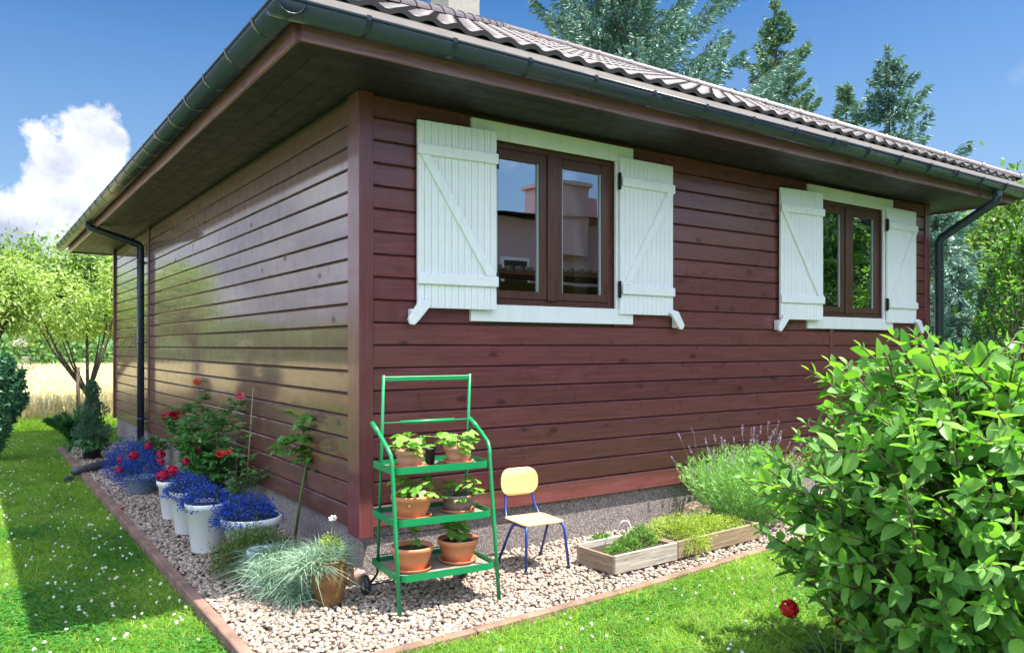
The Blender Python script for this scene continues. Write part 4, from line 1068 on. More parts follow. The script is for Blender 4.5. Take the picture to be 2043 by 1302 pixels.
# top shelf
saucer(.155, .235, .755+TS, .092, 'clay saucer under the left pot on the top shelf'); terracotta('strawberry_pot', 'ribbed pale clay bowl with strawberry leaves, top shelf left', .155, .235, .761+TS, .062, .086, .095, TERRA2, True, GP, nleaf=24, spread=1.1)
saucer(.465, .25, .755+TS, .092, 'clay saucer under the right pot on the top shelf'); terracotta('strawberry_pot', 'ribbed pale clay bowl with strawberry leaves, top shelf right', .465, .25, .761+TS, .062, .086, .098, TERRA2, True, GP, nleaf=24, spread=1.1)
o = MB().lathe([(0, 0), (.026, 0), (.033, .085), (.036, .086), (.036, .096), (.033, .096), (.031, .08), (0, .075)], 20).build('nursery_pot', BLACKP, None, loc=on_cart(.305, .30, .755+TS)); tag(o, 'small empty black nursery pot between the two top shelf bowls', 'plant pot')
# middle shelf
saucer(.155, .21, .475+TS, .112, 'clay saucer under the left pot on the middle shelf'); terracotta('strawberry_pot', 'smooth terracotta bowl with strawberry leaves, middle shelf left', .155, .21, .481+TS, .075, .118, .125, TERRA, True, GP, rimh=.028, nleaf=24, berries=2, spread=.95)
saucer(.455, .23, .475+TS, .100, 'clay saucer under the taupe pot on the middle shelf'); terracotta('strawberry_pot', 'dark taupe bowl with trailing strawberry leaves, middle shelf right', .455, .23, .481+TS, .072, .098, .098, TAUPE, True, GP, nleaf=28, berries=3, spread=1.25)
# bottom shelf
saucer(.150, .195, .185+TS, .112, 'clay saucer under the left pot on the bottom shelf'); terracotta('seedling_pot', 'terracotta bowl with bare soil and one seedling, bottom shelf left', .150, .195, .191+TS, .076, .120, .130, TERRA, True, None, rimh=.028, nleaf=3, spread=.15)
saucer(.450, .22, .185+TS, .112, 'clay saucer under the right pot on the bottom shelf'); terracotta('strawberry_pot', 'terracotta bowl with dense dark leaves, bottom shelf right', .450, .22, .191+TS, .076, .120, .130, TERRA, True, GP, rimh=.028, nleaf=24, spread=.62)

# ------------------------------------------------------------------ child's chair
def chair():
    PLY = NB('birch_plywood'); v = PLY.coord(scale=(1.2, 12, 12)); g = PLY.noise(v, 3, 6, .6, dist=.5)
    kn = PLY.noise(PLY.coord(scale=(1, 1, 1)), 6, 3)
    PLY.set(Base_Color=PLY.mix(PLY.ramp(g, [(.3, 0), (.75, 1)]), (.64, .40, .16), (.78, .56, .28)), Roughness=.42); PLY = PLY.m
    BLU = m_plain('blue_enamel', (.018, .05, .26), .35, .1)
    t = thing('child_chair', 'small child chair with pale plywood seat and blue tubular legs', 'chair', (1.075, -.375, 0), -.10)
    zs = .292; r = .0095
    def pad(w, d, rad_, th, n=6):
        p = []
        for (cx, cy, a0) in ((w-rad_, d-rad_, 0), (-w+rad_, d-rad_, .5*math.pi), (-w+rad_, -d+rad_, math.pi), (w-rad_, -d+rad_, 1.5*math.pi)):
            for k in range(n+1): a = a0+k*math.pi/2/n; p.append((cx+rad_*math.cos(a), cy+rad_*math.sin(a)))
        return p
    p = pad(.152, .150, .035, 0); MB().prism(p, zs, zs+.012, (0, 1, 2)).build('seat', PLY, t, bevel=.003)
    # backrest, curved slightly, standing
    o = pad(.145, .092, .078, 0, 10); vs = []; nn = len(o)
    for off in (0, .009):
        for (x, z) in o: vs.append((x, .15+off-.0*x*x-.9*(.02-x*x)*0+(.018-.8*x*x), .535+z+off*.1))
    fs = [(i, (i+1) % nn, nn+(i+1) % nn, nn+i) for i in range(nn)]; fs += [tuple(range(nn))[::-1], tuple(range(nn, 2*nn))]
    b = MB().add(vs, fs).build('backrest', PLY, t, rot=(R(-4), 0, 0))
    dk = m_plain('knot_brown', (.30, .12, .04), .5)
    MB().lathe([(0, .0), (.010, 0), (.0095, .001), (0, .0012)], 14, sx=1.6).build('knot', dk, b, loc=(-.01, .15+.0175, .565), rot=(R(90), 0, 0))
    for x in (-.035, .035): MB().lathe([(0, 0), (.004, 0), (0, .002)], 8).build('rivet', DARKM, b, loc=(x, .15+.0165, .53), rot=(R(90), 0, 0))
    for x in (-.145, .145):
        k = 1 if x > 0 else -1
        MB().tube([(x*1.12, -.175, 0), (x, -.150, .24), (x*.97, -.140, .275), (x*.95, -.115, .284), (x*.95, -.02, .281), (x*.96, .03, .27), (x*1.0, .06, .235), (x*1.14, .19, 0)], r, 10).build('leg', BLU, t)
        MB().tube([(x*.90, -.02, .281), (x*.90, .10, .283), (x*.88, .15, .30), (x*.80, .185, .36), (x*.66, .215, .47), (x*.62, .215, .56)], r*.9, 10).build('back_support', BLU, t)
        for (fx, fy) in ((x*1.12, -.175), (x*1.14, .19)): MB().lathe([(0, 0), (.012, 0), (.012, .02), (0, .021)], 10, (fx, fy, -.004)).build('foot_cap', BLACKP, t)
chair()

# ------------------------------------------------------------------ planter boxes
OLDW = m_wood('grey_weathered_wood', (.20, .165, .125), (.50, .46, .40), 0, .85, 4, .6); OLDW2 = m_wood('brown_weathered_wood', (.14, .095, .05), (.34, .26, .16), 0, .85, 4, .6); OLDE = m_wood('weathered_end_wood', (.15, .10, .06), (.36, .28, .19), 1, .85, 4, .6)
def planter(name, label, loc, rz, L, Wd, H, mat, group=None):
    t = thing(name, label, 'planter box', loc, rz, group); th = .02
    MB().box(0, L, 0, th, .008, H).build('plank', mat, t, bevel=.003); MB().box(0, L, Wd-th, Wd, .008, H+.004).build('plank', mat, t, bevel=.003)
    for x in (.001, L-th-.001): MB().box(x, x+th, th+.001, Wd-th-.001, .0, H-.008).build('plank', OLDE, t, bevel=.003)
    MB().box(th+.002, L-th-.002, th+.002, Wd-th-.002, .01, H-.035).build('soil', LOCH, t)
    MB().box(.03, L-.03, .03, Wd-.03, -.012, .007).build('bottom_board', OLDE, t)
    return t
t = planter('planter_box', 'short weathered grey planter box with sparse green herbs beside the chair', (1.335, -.885, 0), .03, .585, .37, .125, OLDW)
foliage('foliage', [mound_arr((.16, .15, .08), .10, .08, .05, 500, .018, .010), mound_arr((.30, .20, .085), .11, .08, .08, 800, .018, .010), mound_arr((.47, .23, .085), .11, .10, .12, 1100, .018, .010), mound_arr((.25, .40, .05), .12, .06, .10, 500, .02, .012)], MLEAF('herb_leaf', (.05, .15, .02), (.16, .30, .05), .3, .5), t)
t = planter('planter_box', 'long brown planter box overflowing with yellow-green stonecrop near the lavender', (1.935, -.858, 0), .055, .95, .37, .125, OLDW2)
foliage('foliage', [mound_arr((.22, .20, .09), .25, .21, .14, 4200, .017, .008, rough=.2, spill=.1), mound_arr((.52, .2, .09), .22, .17, .11, 2600, .017, .008, rough=.2), mound_arr((.75, .2, .09), .17, .15, .07, 1300, .017, .008, rough=.2), mound_arr((.18, -.01, .07), .13, .06, .09, 1100, .015, .007, spill=.7)], YELLG, t)
o = MB().tube([tuple(at(1232, 5.9, hz(1062, 5.9))), tuple(at(1236, 5.9, hz(1045, 5.9))), tuple(at(1243, 5.9, hz(1038, 5.9))), tuple(at(1251, 5.9, hz(1038, 5.9))), tuple(at(1256, 5.9, hz(1045, 5.9))), tuple(at(1258, 5.9, hz(1060, 5.9))), tuple(at(1258, 5.9, 0))], .006, 6).build('plant_hoop', m_plain('white_wire', (.7, .7, .68), .5), None); tag(o, 'small white wire hoop standing behind the short planter box', 'plant hoop')
rock('rock', at(1392, 6.22), (.16, .12, .11), m_plain('field_stone', (.26, .20, .13), .9, .4, 0, .8, 14), 'large rough brown boulder behind the long planter box', 'boulder', 9, .4)

# ------------------------------------------------------------------ lavender
t = thing('lavender', 'tall pale green lavender clump with faded purple spikes at the front wall', 'lavender', (3.18, -.42, 0))
lines = []; parts = []; fp = []
for i in range(430):
    a = random.uniform(0, 6.28); q = random.random()**.55; R_ = .60*q; hgt = random.uniform(.48, .68)*(1-.28*q*q)
    b = np.array((R_*.35*math.cos(a), R_*.35*math.sin(a), 0)); tip = np.array((R_*math.cos(a)*1.0, R_*math.sin(a)*.8, hgt))
    k = 46; u = RNG.random(k)**.8; P = b+(tip-b)*u[:, None]; d = (tip-b)/np.linalg.norm(tip-b)
    parts.append(leaf_arr(P, nrm(d+rdir(k)*.8), rdir(k), .045, .0075))
    if random.random() < .15:
        e_ = tip+d*random.uniform(.10, .2)+RNG.normal(size=3)*.02; lines.append([tuple(tip), tuple((tip+e_)/2+[0, 0, .004]), tuple(e_)])
        kk = 26; up_ = RNG.random(kk); PP = e_+d*(up_[:, None]*.06-.02); fp.append(leaf_arr(PP, nrm(d*.5+rdir(kk)), rdir(kk), .011, .009))
foliage('foliage', parts, LAVL, t); stems_obj('flower_stalks', lines, .0018, STEM, t, 4)['kind'] = 'stuff'; foliage('flower_spikes', fp, LAVF, t)

# ------------------------------------------------------------------ large bush on the right
def big_leaf_mesh(fold, curl):
    # unit leaf along +X, length 1, width ~.48, folded at the midrib
    xs = [0, .12, .3, .5, .7, .88, 1.0]; ws = [0.02, .16, .235, .25, .20, .10, .0]
    vs = []; fs = []
    for x, w in zip(xs, ws):
        z = -curl*x*x; vs += [(x, -w, z+fold*w), (x, 0, z), (x, w, z+fold*w)]
    for i in range(len(xs)-1):
        a = i*3; fs += [(a, a+3, a+4, a+1), (a+1, a+4, a+5, a+2)]
    return vs, fs
def bush(name, label, cat, base, prof, nshoot, leafL, mat_o, mat_s, nobj, seed, pairs=6, cen=(0, 0), fill=.0, sq=1.0):
    rs = np.random.default_rng(seed); t = thing(name, label, cat, base)
    lines = []; LP = []; zs = [z for z, r in prof]; rr_ = [r for z, r in prof]
    for i in range(nshoot):
        z = rs.uniform(zs[0], zs[-1]); Rr = np.interp(z, zs, rr_); a = rs.uniform(0, 6.283); q = rs.random()**.28 if i % 4 else rs.random()**.6
        if z > zs[-1]*.8: q = rs.random()**.5
        tip = np.array([Rr*q*math.cos(a), Rr*q*math.sin(a)*sq, z*(1.0 if z < zs[-1]*.8 else 1)])
        tip *= 1+rs.normal()*.075
        hor = math.hypot(tip[0], tip[1]); d = np.array([tip[0], tip[1], .25*hor+.35*max(0, z-zs[-1]*.35)+.12]); d = d/np.linalg.norm(d)+rs.normal(size=3)*.22; d /= np.linalg.norm(d)
        Ls = rs.uniform(.22, .38)*leafL/.09; st = tip-d*Ls
        if i % 3 == 0: lines.append([(rs.normal()*.05, rs.normal()*.05, 0), tuple(st*np.array([.4, .4, .65])), tuple(st)])
        lines.append([tuple(st), tuple(tip)])
        s = np.cross(d, [0, 0, 1.0]); s /= np.linalg.norm(s); u = np.cross(s, d)
        for k in range(pairs):
            f = .08+.92*k/(pairs-.5); pos = st+d*Ls*f; ph = (k % 2)*1.57+rs.normal()*.25; size = leafL*rs.uniform(.55, 1.2)*(1-.45*(f > .8)-.2*(f < .2))
            for sg in (1, -1):
                sd = (s*math.cos(ph)+u*math.sin(ph))*sg; D = sd+d*(.5+.5*f)+[0, 0, -.10]; D /= np.linalg.norm(D)
                N = np.array([0, 0, 1.0])+d*.15+rs.normal(size=3)*.55; LP.append((pos, D, N, size))
        LP.append((tip, d, np.array([0, 0, 1.0])+rs.normal(size=3)*.3, leafL*.5))
    variants = [big_leaf_mesh(.32, .12), big_leaf_mesh(.15, .25), big_leaf_mesh(.45, .02)]
    MV = []
    for v, f in variants:
        me = bpy.data.meshes.new('leaf'); me.from_pydata(v, [], f); me.polygons.foreach_set('use_smooth', [True]*len(f)); me.materials.append(mat_o); MV.append(me)
    base = np.array(base)
    # the leaves that show largest: close to the camera and on the near side
    def key(l):
        p = l[0]+base; return np.linalg.norm(p-CAM)-.0*l[3] + (0 if in_view(p) else 5)
    def in_view(p):
        r = p[:2]-CAM[:2]; D = r@FW; l = r@RT
        if D < .3: return False
        x = 1021+l/D*1554; y = 690-(p[2]-1.45)/D*1554; return -20 < x < 2060 and -20 < y < 1320
    order = sorted(range(len(LP)), key=lambda i: key(LP[i]))
    VV = []; FF = []; off = 0
    V0 = [np.array(v) for v, f in variants]; F0 = [np.array(f) for v, f in variants]
    for j, i in enumerate(order):
        P, D, N, L = LP[i]; S = np.cross(N, D); S /= np.linalg.norm(S); N = np.cross(D, S); k = i % 3; w = rs.uniform(.9, 1.25)
        if j < nobj:
            M = Matrix(((D[0], S[0], N[0], P[0]), (D[1], S[1], N[1], P[1]), (D[2], S[2], N[2], P[2]), (0, 0, 0, 1))) @ Matrix.Diagonal((L, L*w, L, 1))
            o = link('leaf', MV[k], t); o.matrix_local = M
        else:
            v = V0[k]*[L, L*w, L]; VV.append(P+v[:, :1]*D+v[:, 1:2]*S+v[:, 2:]*N); FF.append(F0[k]+off); off += len(v)
    if VV:
        A = np.repeat(rs.random(len(VV)), len(F0[0]))
        me = np_mesh('foliage', np.concatenate(VV), np.concatenate(FF), mat_s, A, smooth=True); link('foliage', me, t)['kind'] = 'stuff'
    stems_obj('branches', lines, .006, STEMB, t, 5)['kind'] = 'stuff'
    return t
bush('large_bush', 'large leafy bush with oval bright green leaves filling the right foreground', 'bush', (1.46, -3.02, -.05), [(.12, .42), (.4, .72), (.75, .97), (1.05, .85), (1.25, .66), (1.42, .34)], 1150, .088, BUSHO, BUSHL, 295, 4)
bush('garden_shrub', 'bright yellow-green shrub beyond the large bush at the right edge', 'shrub', at(2050, 8.6, -.06), [(.1, .5), (.8, .75), (1.6, .75), (2.3, .5), (2.85, .15)], 420, .075, BUSHO, BUSHL, 120, 8)
def geranium():
    B = np.array((1.16, -2.52, -.06)); t = thing('geranium', 'red geranium with dark stalks at the edge of the lawn by the large bush', 'geranium', tuple(B))
    lines = []; heads = []
    for (px, py, D, r_) in ((1574, 1214, 3.50, .034), (1690, 1236, 3.5, .022), (1668, 1240, 3.45, .018), (1540, 1248, 3.45, .010), (1625, 1252, 3.5, .009)):
        q = np.array(at(px, D, hz(py, D)))-B; heads.append((q, r_)); lines.append([(0, 0, 0), tuple(q*[.5, .5, .62]), tuple(q)])
    stems_obj('stalk', lines, .0055, STEM, t, 6)
    for q, r_ in heads:
        if r_ > .012: link('red_flower', flower_mesh('head_dark', DRED), t, tuple(q), (.5, 0, random.random()*6), (r_*1.15,)*3)
        else: MB().lathe([(0, -.01), (.007, -.004), (.008, .006), (0, .013)], 8).build('bud', STEMB, t, loc=tuple(q))
    n = 46; a = RNG.random(n)*6.283; rr = RNG.random(n)**.5*.17; P = np.c_[rr*np.cos(a), rr*np.sin(a), RNG.uniform(.05, .15, n)]
    parts = []
    for i in range(n):
        k = 9; aa = np.arange(k)*.6-2.4+a[i]; s = random.uniform(.02, .034); parts.append(leaf_arr(np.tile(P[i], (k, 1)), np.c_[np.cos(aa), np.sin(aa), np.full(k, .25)], np.tile([0., 0., 1.], (k, 1)), s, s*.75))
    foliage('foliage', parts, MLEAF('geranium_leaf', (.02, .08, .02), (.06, .17, .04), .25, .45), t)
geranium()

# ------------------------------------------------------------------ trees
def crown_arr(c, r, n, k, L, W, up=.5, hole=.55, rs=None):
    rs = rs or RNG; c = np.array(c); r = np.array(r)
    u = rs.normal(size=(k, 3)); u /= np.linalg.norm(u, axis=1)[:, None]; cc = u*(rs.random((k, 1))**.45)*r*.86
    idx = rs.integers(0, k, n); sp = r*rs.uniform(.10, .24, (k, 1))
    o = rs.normal(size=(n, 3)); P = c+cc[idx]+o*sp[idx]
    d = nrm(o+rs.normal(size=(n, 3))*.8); d[:, 2] -= .2
    N = nrm(rs.normal(size=(n, 3))*.7+[0, 0, up]+o*.25)
    V, F, A = leaf_arr(P, d, N, L*rs.uniform(.6, 1.3, n), W*rs.uniform(.6, 1.3, n), .15, .2)
    A = np.clip(np.repeat(rs.random(k)[idx], 4)*.5+A*.5, 0, 1)
    return (V, F, A), c+cc
def broad_tree(name, label, loc, trunk_h, r0, crowns, mat, seed, group=None, L=.2, W=.13, n=6000, k=60, limbs=10, cat='tree', lean=0):
    rs = np.random.default_rng(seed); t = thing(name, label, cat, loc, 0, group)
    parts = []; m = MB(); top = np.array((lean, 0, trunk_h))
    m.tube([(0, 0, -.1), (lean*.3, 0, trunk_h*.5), tuple(top)], [r0, r0*.8, r0*.62], 9)
    for (c, r) in crowns:
        arr, cc = crown_arr(c, r, n//len(crowns), k//len(crowns), L, W, rs=rs); parts.append(arr)
        for j in range(limbs):
            q = cc[rs.integers(0, len(cc))]; mid = top*.5+q*.5+[0, 0, -.08*np.linalg.norm(q-top)]
            m.tube([tuple(top*.97), tuple(mid), tuple(q)], [r0*.45, r0*.25, r0*.06], 6)
    m.build('trunk', BARK, t); foliage('crown', parts, mat, t); return t
def spruce(label, loc, H, k, z0, mat, seed, L=.22, W=.05, dens=1.0, group=None, droop=.28, gap=.42, name='spruce_tree', jitter=.25, r0=.22, irreg=()):
    rs = np.random.default_rng(seed); t = thing(name, label, 'conifer', loc, 0, group); m = MB()
    m.tube([(0, 0, -.2), (0, 0, H*.5), (0, 0, H)], [r0, r0*.55, .01], 8)
    Ps = []; Ds = []; z = z0
    while z < H-.15:
        R_ = k*(H-z)**.95+.07; nb = 6 if z < H-1 else 4; ph = rs.random()*6
        for b in range(nb):
            a = ph+b*6.283/nb+rs.normal()*.2; r_ = R_*rs.uniform(1-jitter*1.6, 1+jitter)
            if rs.random() < .12: r_ *= 1.35
            zz = z+rs.normal()*gap*.25
            pts = [(0, 0, zz)]; dv = np.array([math.cos(a), math.sin(a)])
            for f in (.33, .66, 1.0): pts.append((dv[0]*r_*f, dv[1]*r_*f, zz-droop*r_*math.sin(f*2.4)*.8+.30*r_*f*f))
            m.tube(pts, [r0*.16, r0*.11, r0*.07, .006], 4, cap=False)
            pa = np.array(pts); nn = int(58*dens*max(r_, .4)); f = rs.random(nn)**.75*.97+.03
            seg = np.minimum((f*3).astype(int), 2); fr = f*3-seg; P = pa[seg]*(1-fr[:, None])+pa[seg+1]*fr[:, None]
            side = np.array([-dv[1], dv[0], 0]); wd = .26*r_*(1-f)*np.minimum(1, f*4)+.05; lat = rs.uniform(-1, 1, nn)*wd
            P = P+side*lat[:, None]; P[:, 2] += rs.normal(size=nn)*.03-np.abs(lat)*.35-rs.random(nn)**2*.16*r_**.5
            D = np.c_[dv[0]+side[0]*np.sign(lat)*.7, dv[1]+side[1]*np.sign(lat)*.7, rs.normal(size=nn)*.5-.15]; Ps.append(P); Ds.append(nrm(D))
        z += gap*rs.uniform(.7, 1.25)*(1 if z < H-1.5 else .6)
    q = 160; Ps.append(np.c_[rs.normal(size=q)*.03, rs.normal(size=q)*.03, H-rs.random(q)*1.1]); Ds.append(nrm(rs.normal(size=(q, 3))*.6+[0, 0, .8]))
    P = np.concatenate(Ps); D = np.concatenate(Ds); n = len(P)
    V, F, A = leaf_arr(P, D, nrm(rs.normal(size=(n, 3))+[0, 0, .6]), L*rs.uniform(.6, 1.2, n), W*rs.uniform(.7, 1.3, n), .25, .1)
    m.build('trunk', BARK, t); foliage('crown', (V, F, A), mat, t); return t
GS = 'spruces standing behind the house'
spruce('huge blue-green spruce rising behind the roof beside the chimney', at(1235, 22, -.1), 16.5, .50, 4.5, CONIF, 21, .20, .055, 3.5, GS, gap=.42)
spruce('tall spruce with a pointed top behind the middle of the roof', at(1548, 28, -.1), 13.9, .47, 5.5, CONIG, 22, .24, .065, 2.8, GS, gap=.45, jitter=.35)
spruce('smallest spruce tip showing just above the roof line', at(1688, 31, -.1), 11.9, .36, 6, CONIG, 23, .25, .07, 3.0, GS, gap=.5, jitter=.4)
spruce('slender spruce with long open side branches, rightmost behind the roof', at(1772, 26, -.1), 11.5, .47, 4.5, CONIF, 24, .24, .06, 2.6, GS, gap=.52, jitter=.4)
spruce('low blue spruce beyond the right downpipe', at(1915, 15.5, -.1), 3.3, .62, .3, CONIF, 25, .13, .035, 3.2, None, gap=.22, r0=.08)
spruce('spruce with drooping boughs close behind the right downpipe', at(1868, 21, -.1), 6.3, .40, 1.5, CONIF, 26, .18, .05, 2.4, None, gap=.35, r0=.12)
broad_tree('hedge_tree', 'hazy broad green tree in the right background behind the lamp', at(1935, 34, -.1), 3.0, .2, [((0, 0, 4.6), (3.2, 2.4, 3.0))], TREED, 31, 'broadleaf trees beyond the right end of the house', .24, .16, 12000, 110)
broad_tree('hedge_tree', 'rounded mid-green tree in the right background under the gutter end', at(2035, 29, -.1), 3.0, .2, [((0, 0, 4.8), (2.8, 2.4, 3.1))], TREEL, 32, 'broadleaf trees beyond the right end of the house', .22, .15, 12000, 110)
broad_tree('hedge_tree', 'dense low green tree behind the blue spruce at right', at(1960, 24, -.1), 1.5, .2, [((0, 0, 2.5), (2.4, 1.8, 2.0))], TREED, 33, 'broadleaf trees beyond the right end of the house', .18, .12, 10000, 100)
broad_tree('hedge_tree', 'tall green tree outside the right edge behind the yellow-green shrub', at(2150, 22, -.1), 2.0, .2, [((0, 0, 3.7), (2.4, 2.2, 2.6))], TREED, 34, 'broadleaf trees beyond the right end of the house', .18, .12, 8000, 90)
def thuja(label, loc, h, r, seed, mat=THUJ, n=7000, L=.07, group=None):
    rs = np.random.default_rng(seed); t = thing('thuja', label, 'conifer shrub', loc, 0, group)
    z = rs.random(n)**.8*h; rad = r*np.minimum(1, (1-z/h)*2.6)**.6*(1+.1*np.sin(z*9))*rs.random(n)**.2; a = rs.random(n)*6.283
    P = np.c_[rad*np.cos(a), rad*np.sin(a), z]; D = np.c_[np.cos(a), np.sin(a), .9+0*a]+rs.normal(size=(n, 3))*.35
    foliage('crown', (leaf_arr(P, nrm(D), rs.normal(size=(n, 3)), L, L*.4)), mat, t); MB().tube([(0, 0, 0), (0, 0, h*.8)], [.05, .01], 6).build('trunk', BARK, t); return t
thuja('dark narrow thuja behind the yellow-green shrub at right', at(1985, 12, -.06), 2.7, .30, 41, DARKC, 8000)
# pole and lamp
t = thing('utility_pole', 'weathered wooden utility pole beyond the right downpipe', 'utility pole', at(1884, 26, -.1))
MB().tube([(0, 0, 0), (0, 0, 5.4)], [.16, .13], 10).build('post', m_wood('old_pole_wood', (.18, .16, .13), (.36, .33, .28), 2, .9, 3, .3), t); MB().box(-.5, .5, -.05, .05, 5.15, 5.25).build('crossarm', OLDW, t)
t = thing('garden_lamp', 'thin white lamp post with a small side fitting beside the wooden pole', 'lamp post', at(1896, 23, -.1))
MB().tube([(0, 0, 0), (0, 0, 4.75)], .028, 8).build('post', WPOT, t); MB().lathe([(0, 4.55), (.09, 4.58), (.11, 4.7), (.07, 4.82), (.09, 4.86), (.07, 4.95), (0, 4.98)], 14).build('lamp_head', WPOT, t); MB().tube([(0, 0, 4.45), (.16, -.12, 4.42), (.38, -.26, 4.40)], [.05, .07, .02], 8).build('side_fitting', WPOT, t)
# left garden
broad_tree('orchard_tree', 'young fruit tree with loose light green leaves beyond the house corner', at(186, 14.9, -.08), .62, .075, [((-.6, .1, 2.5), (1.1, .9, .9)), ((.5, .3, 2.6), (.8, .8, .9)), ((-.2, .2, 1.95), (1.3, .8, .5))], APPLE, 51, 'fruit trees along the field edge',   .10, .045, 5000, 60, 4, lean=-.1)
broad_tree('orchard_tree', 'spreading fruit tree reaching in from the left edge', at(-25, 13.6, -.08), 1.4, .12, [((.30, 0, 2.25), (.75, .9, .75)), ((.2, .2, 2.7), (.65, .8, .6))], APPLE, 52, 'fruit trees along the field edge', .10, .045, 5500, 60, 5)
t = feather_shrub(at(-16, 10.2, -.06), .38, 1.75, 9000, 'dark green shrub with pale flower plumes at the left edge', 'flowering_shrub', MLEAF('dark_shrub_leaf', (.03, .11, .06), (.10, .24, .14), .25, .5), .085, .045, spread=1.5)
foliage('flower_plumes', [mound_arr((.38, -.1, 1.2), .10, .10, .2, 160, .02, .02), mound_arr((.30, -.2, 1.5), .08, .08, .12, 120, .02, .02)], MLEAF('pale_plume', (.45, .38, .36), (.7, .62, .60), .2, .7), t)
GT = 'broadleaf trees across the wheat field'
for i, (px, D, h, r, lab) in enumerate(((-150, 66, 10.5, 5.2, 'far round tree outside the left edge across the field'), (20, 60, 10.0, 4.4, 'tall yellow-green tree across the wheat field, left of the fruit tree'), (120, 68, 10.2, 4.5, 'far tree with a rounded top behind the fruit tree'),
        (215, 62, 9.6, 4.4, 'far tree just left of the house corner under the eave'), (300, 70, 9.5, 5, 'far tree hidden mostly behind the house corner'), (-330, 62, 6.5, 5, 'far tree well left of the view'), (-520, 58, 4.8, 4.5, 'far tree farther left of the view'), (-760, 52, 3.8, 4, 'far tree at the left end of the field'), (-1050, 46, 3.6, 4, 'far tree beyond the left end of the field'))):
    broad_tree('far_tree', lab, at(px, D, -.1), 2.5, .3, [((0, 0, h*.52), (r, r, h*.50))], TREEL if i % 2 else APPLE, 60+i, GT, .40, .24, 12000 if px > -200 else 5000, 110)
# low scrub closing the gap under the far crowns
n = 26000; x = RNG.uniform(-40, 20, n); 
P = np.c_[x, 51+RNG.normal(size=n)*1.2, RNG.random(n)*2.6*(1+.3*np.sin(x*.8))-.1]
tag(foliage('field_scrub', leaf_arr(P, rdir(n, .4), rdir(n, .5), .35, .22), TREED, None), 'band of dark green scrub along the far side of the field', 'scrub', kind='stuff')
# wheat
n = 60000; P = np.c_[RNG.uniform(-14, 8, n), 12.5+RNG.random(n)**1.6*32, np.full(n, -.05)]
V, F, A = blade_arr(P, nrm(rdir(n, 6.0)), RNG.uniform(.6, .88, n), .012+.0006*P[:, 1], RNG.uniform(.1, .5, n))
tag(foliage('wheat', (V, F, A), WHEATM, None), 'ripe golden wheat standing behind the wire fence', 'wheat', kind='stuff')
n = 9000; P = np.c_[RNG.uniform(-5, 3, n), 11.7+RNG.random(n)*.9, np.full(n, -.06)]
tag(foliage('tall_grass', blade_arr(P, nrm(rdir(n, 3.0)), RNG.uniform(.12, .42, n), .007, RNG.uniform(.2, .9, n)), GRASSM, None), 'rough tall grass along the foot of the wire fence', 'tall grass', kind='stuff')
t = thing('wire_fence', 'low wire mesh fence on dark posts between lawn and wheat field', 'fence', (0, 12.15, -.06))
for x in (-8.1, -5.5, -2.9, -.32, 2.3, 4.9): MB().tube([(x, 0, 0), (x, 0, 1.12)], .035, 8).build('fence_post', BARK, t)
m = MB()
for z in (.12, .3, .48, .66, .84): m.tube([(-12, 0, z), (6, 0, z)], .0022, 3, cap=False)
for i in range(120): m.tube([(-12+i*.15, 0, .12), (-12+i*.15, 0, .84)], .0012, 3, cap=False)
m.build('wire_mesh', m_plain('fence_wire', (.3, .3, .28), .5), t)['kind'] = 'stuff'

# ------------------------------------------------------------------ what the windows mirror: the neighbour's side
PINKW = m_plain('pink_render', (.50, .38, .36), .9, .08, 0, .1, 20); REDR = m_plain('red_roof_tiles', (.16, .045, .035), .6, .3, 0, .6, 12); DKW = m_plain('dark_timber', (.035, .02, .012), .6, .3)
h = thing('neighbour_house', 'pink rendered neighbouring house with red roof mirrored in the nearest window', 'house', (0, 0, 0))
MB().box(4.5, 16, -20, -13, -.1, 5.0).build('wall', PINKW, h)
rf = MB().add([(4, -12.4, 4.85), (16.6, -12.4, 5.25), (16.6, -16.5, 5.75), (4, -16.5, 5.3), (4, -20.6, 4.85), (16.6, -20.6, 5.25)], [(0, 1, 2, 3), (3, 2, 5, 4), (0, 3, 4), (1, 5, 2)]).build('roof', REDR, h)
MB().box(11.4, 12.6, -13.9, -12.5, 4, 6.0).box(11.3, 12.7, -14.0, -12.4, 6.0, 6.1).box(13.0, 13.6, -14, -13.2, 5, 5.9).build('chimney', PINKW, rf)
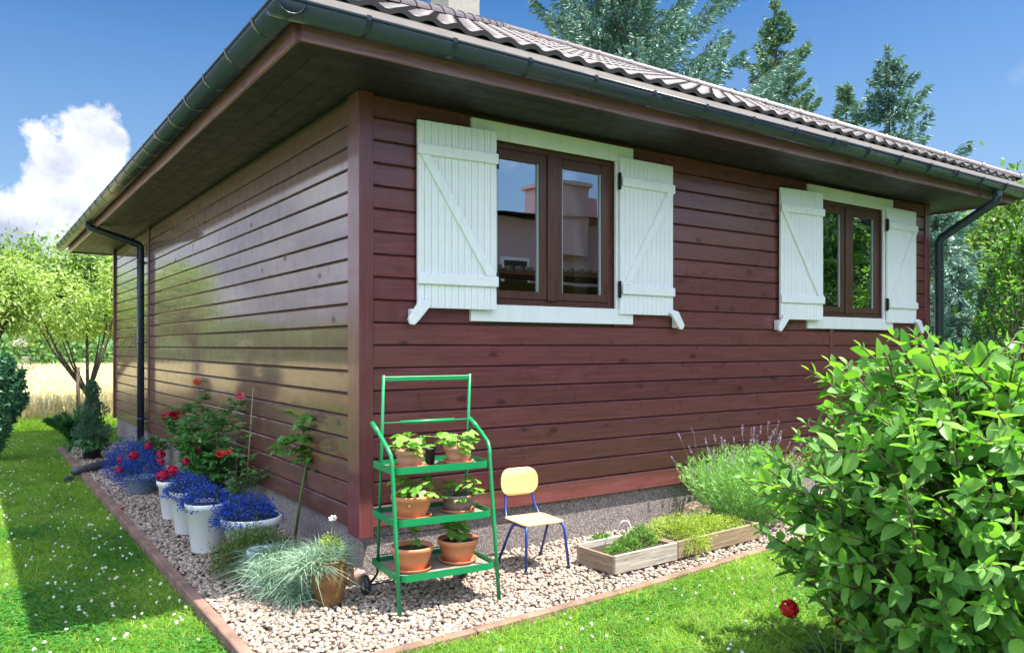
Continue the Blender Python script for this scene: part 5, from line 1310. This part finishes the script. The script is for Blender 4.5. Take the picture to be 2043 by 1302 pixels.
for x in (7.4, 9.9, 13.6):
    w = MB().box(x, x+.95, -13.0, -12.93, 2.6, 3.9).build('window', WHITE, h); MB().box(x+.08, x+.87, -12.93, -12.92, 2.68, 3.82).build('pane', DKW, w)
s_ = thing('garden_shed', 'long open timber shed with a tiled roof mirrored in the lower window panes', 'shed', (0, 0, 0))
MB().box(3.2, 16.5, -10.0, -9.8, 0, 2.9).build('back_wall', m_wood('shed_boards', (.10, .05, .025), (.22, .12, .06), 0, .7, 3, .3), s_)
MB().add([(3, -7.6, 2.95), (17, -7.6, 2.95), (17, -10.2, 3.10), (3, -10.2, 3.10), (3, -7.6, 2.85), (17, -7.6, 2.85), (17, -10.2, 3.0), (3, -10.2, 3.0)], [(0, 1, 2, 3), (4, 7, 6, 5), (0, 4, 5, 1), (3, 2, 6, 7), (0, 3, 7, 4), (1, 5, 6, 2)]).build('roof', REDR, s_)
m = MB()
for i in range(56): m.lathe([(.05, 0), (.09, .02), (.09, .10)], 6, (3.2+i*.25, -7.62, 2.90))
m.build('eaves_tiles', CAPM, s_)['kind'] = 'stuff'
for x in (3.3, 6.2, 9.2, 12.2, 15.2): MB().box(x, x+.14, -7.9, -7.76, 0, 2.86).build('post', DKW, s_)
GTH = 'thuja bushes mirrored in the far window'
thuja('bright green thuja mirrored in the far window', (9.7, -3.0, -.06), 2.9, .7, 71, THUJ, 9000, .09, GTH); thuja('second green thuja mirrored in the far window', (11.0, -3.3, -.06), 3.1, .8, 72, THUJ, 9000, .09, GTH); thuja('third green thuja beside the mirrored pair', (8.4, -3.3, -.06), 2.4, .6, 73, THUJ, 7000, .09, GTH)

broad_tree('garden_tree', 'dark round tree mirrored in the far window behind the thujas', (19, -10.5, -.1), 2.0, .2, [((0, 0, 4.2), (3.6, 3.2, 3.6))], TREED, 81, 'trees mirrored in the far window', .3, .2, 7000, 90)
broad_tree('garden_tree', 'second dark tree mirrored in the far window at the garden end', (25, -11.5, -.1), 2.0, .2, [((0, 0, 4.6), (3.8, 3.4, 4.0))], TREED, 82, 'trees mirrored in the far window', .3, .2, 7000, 90)
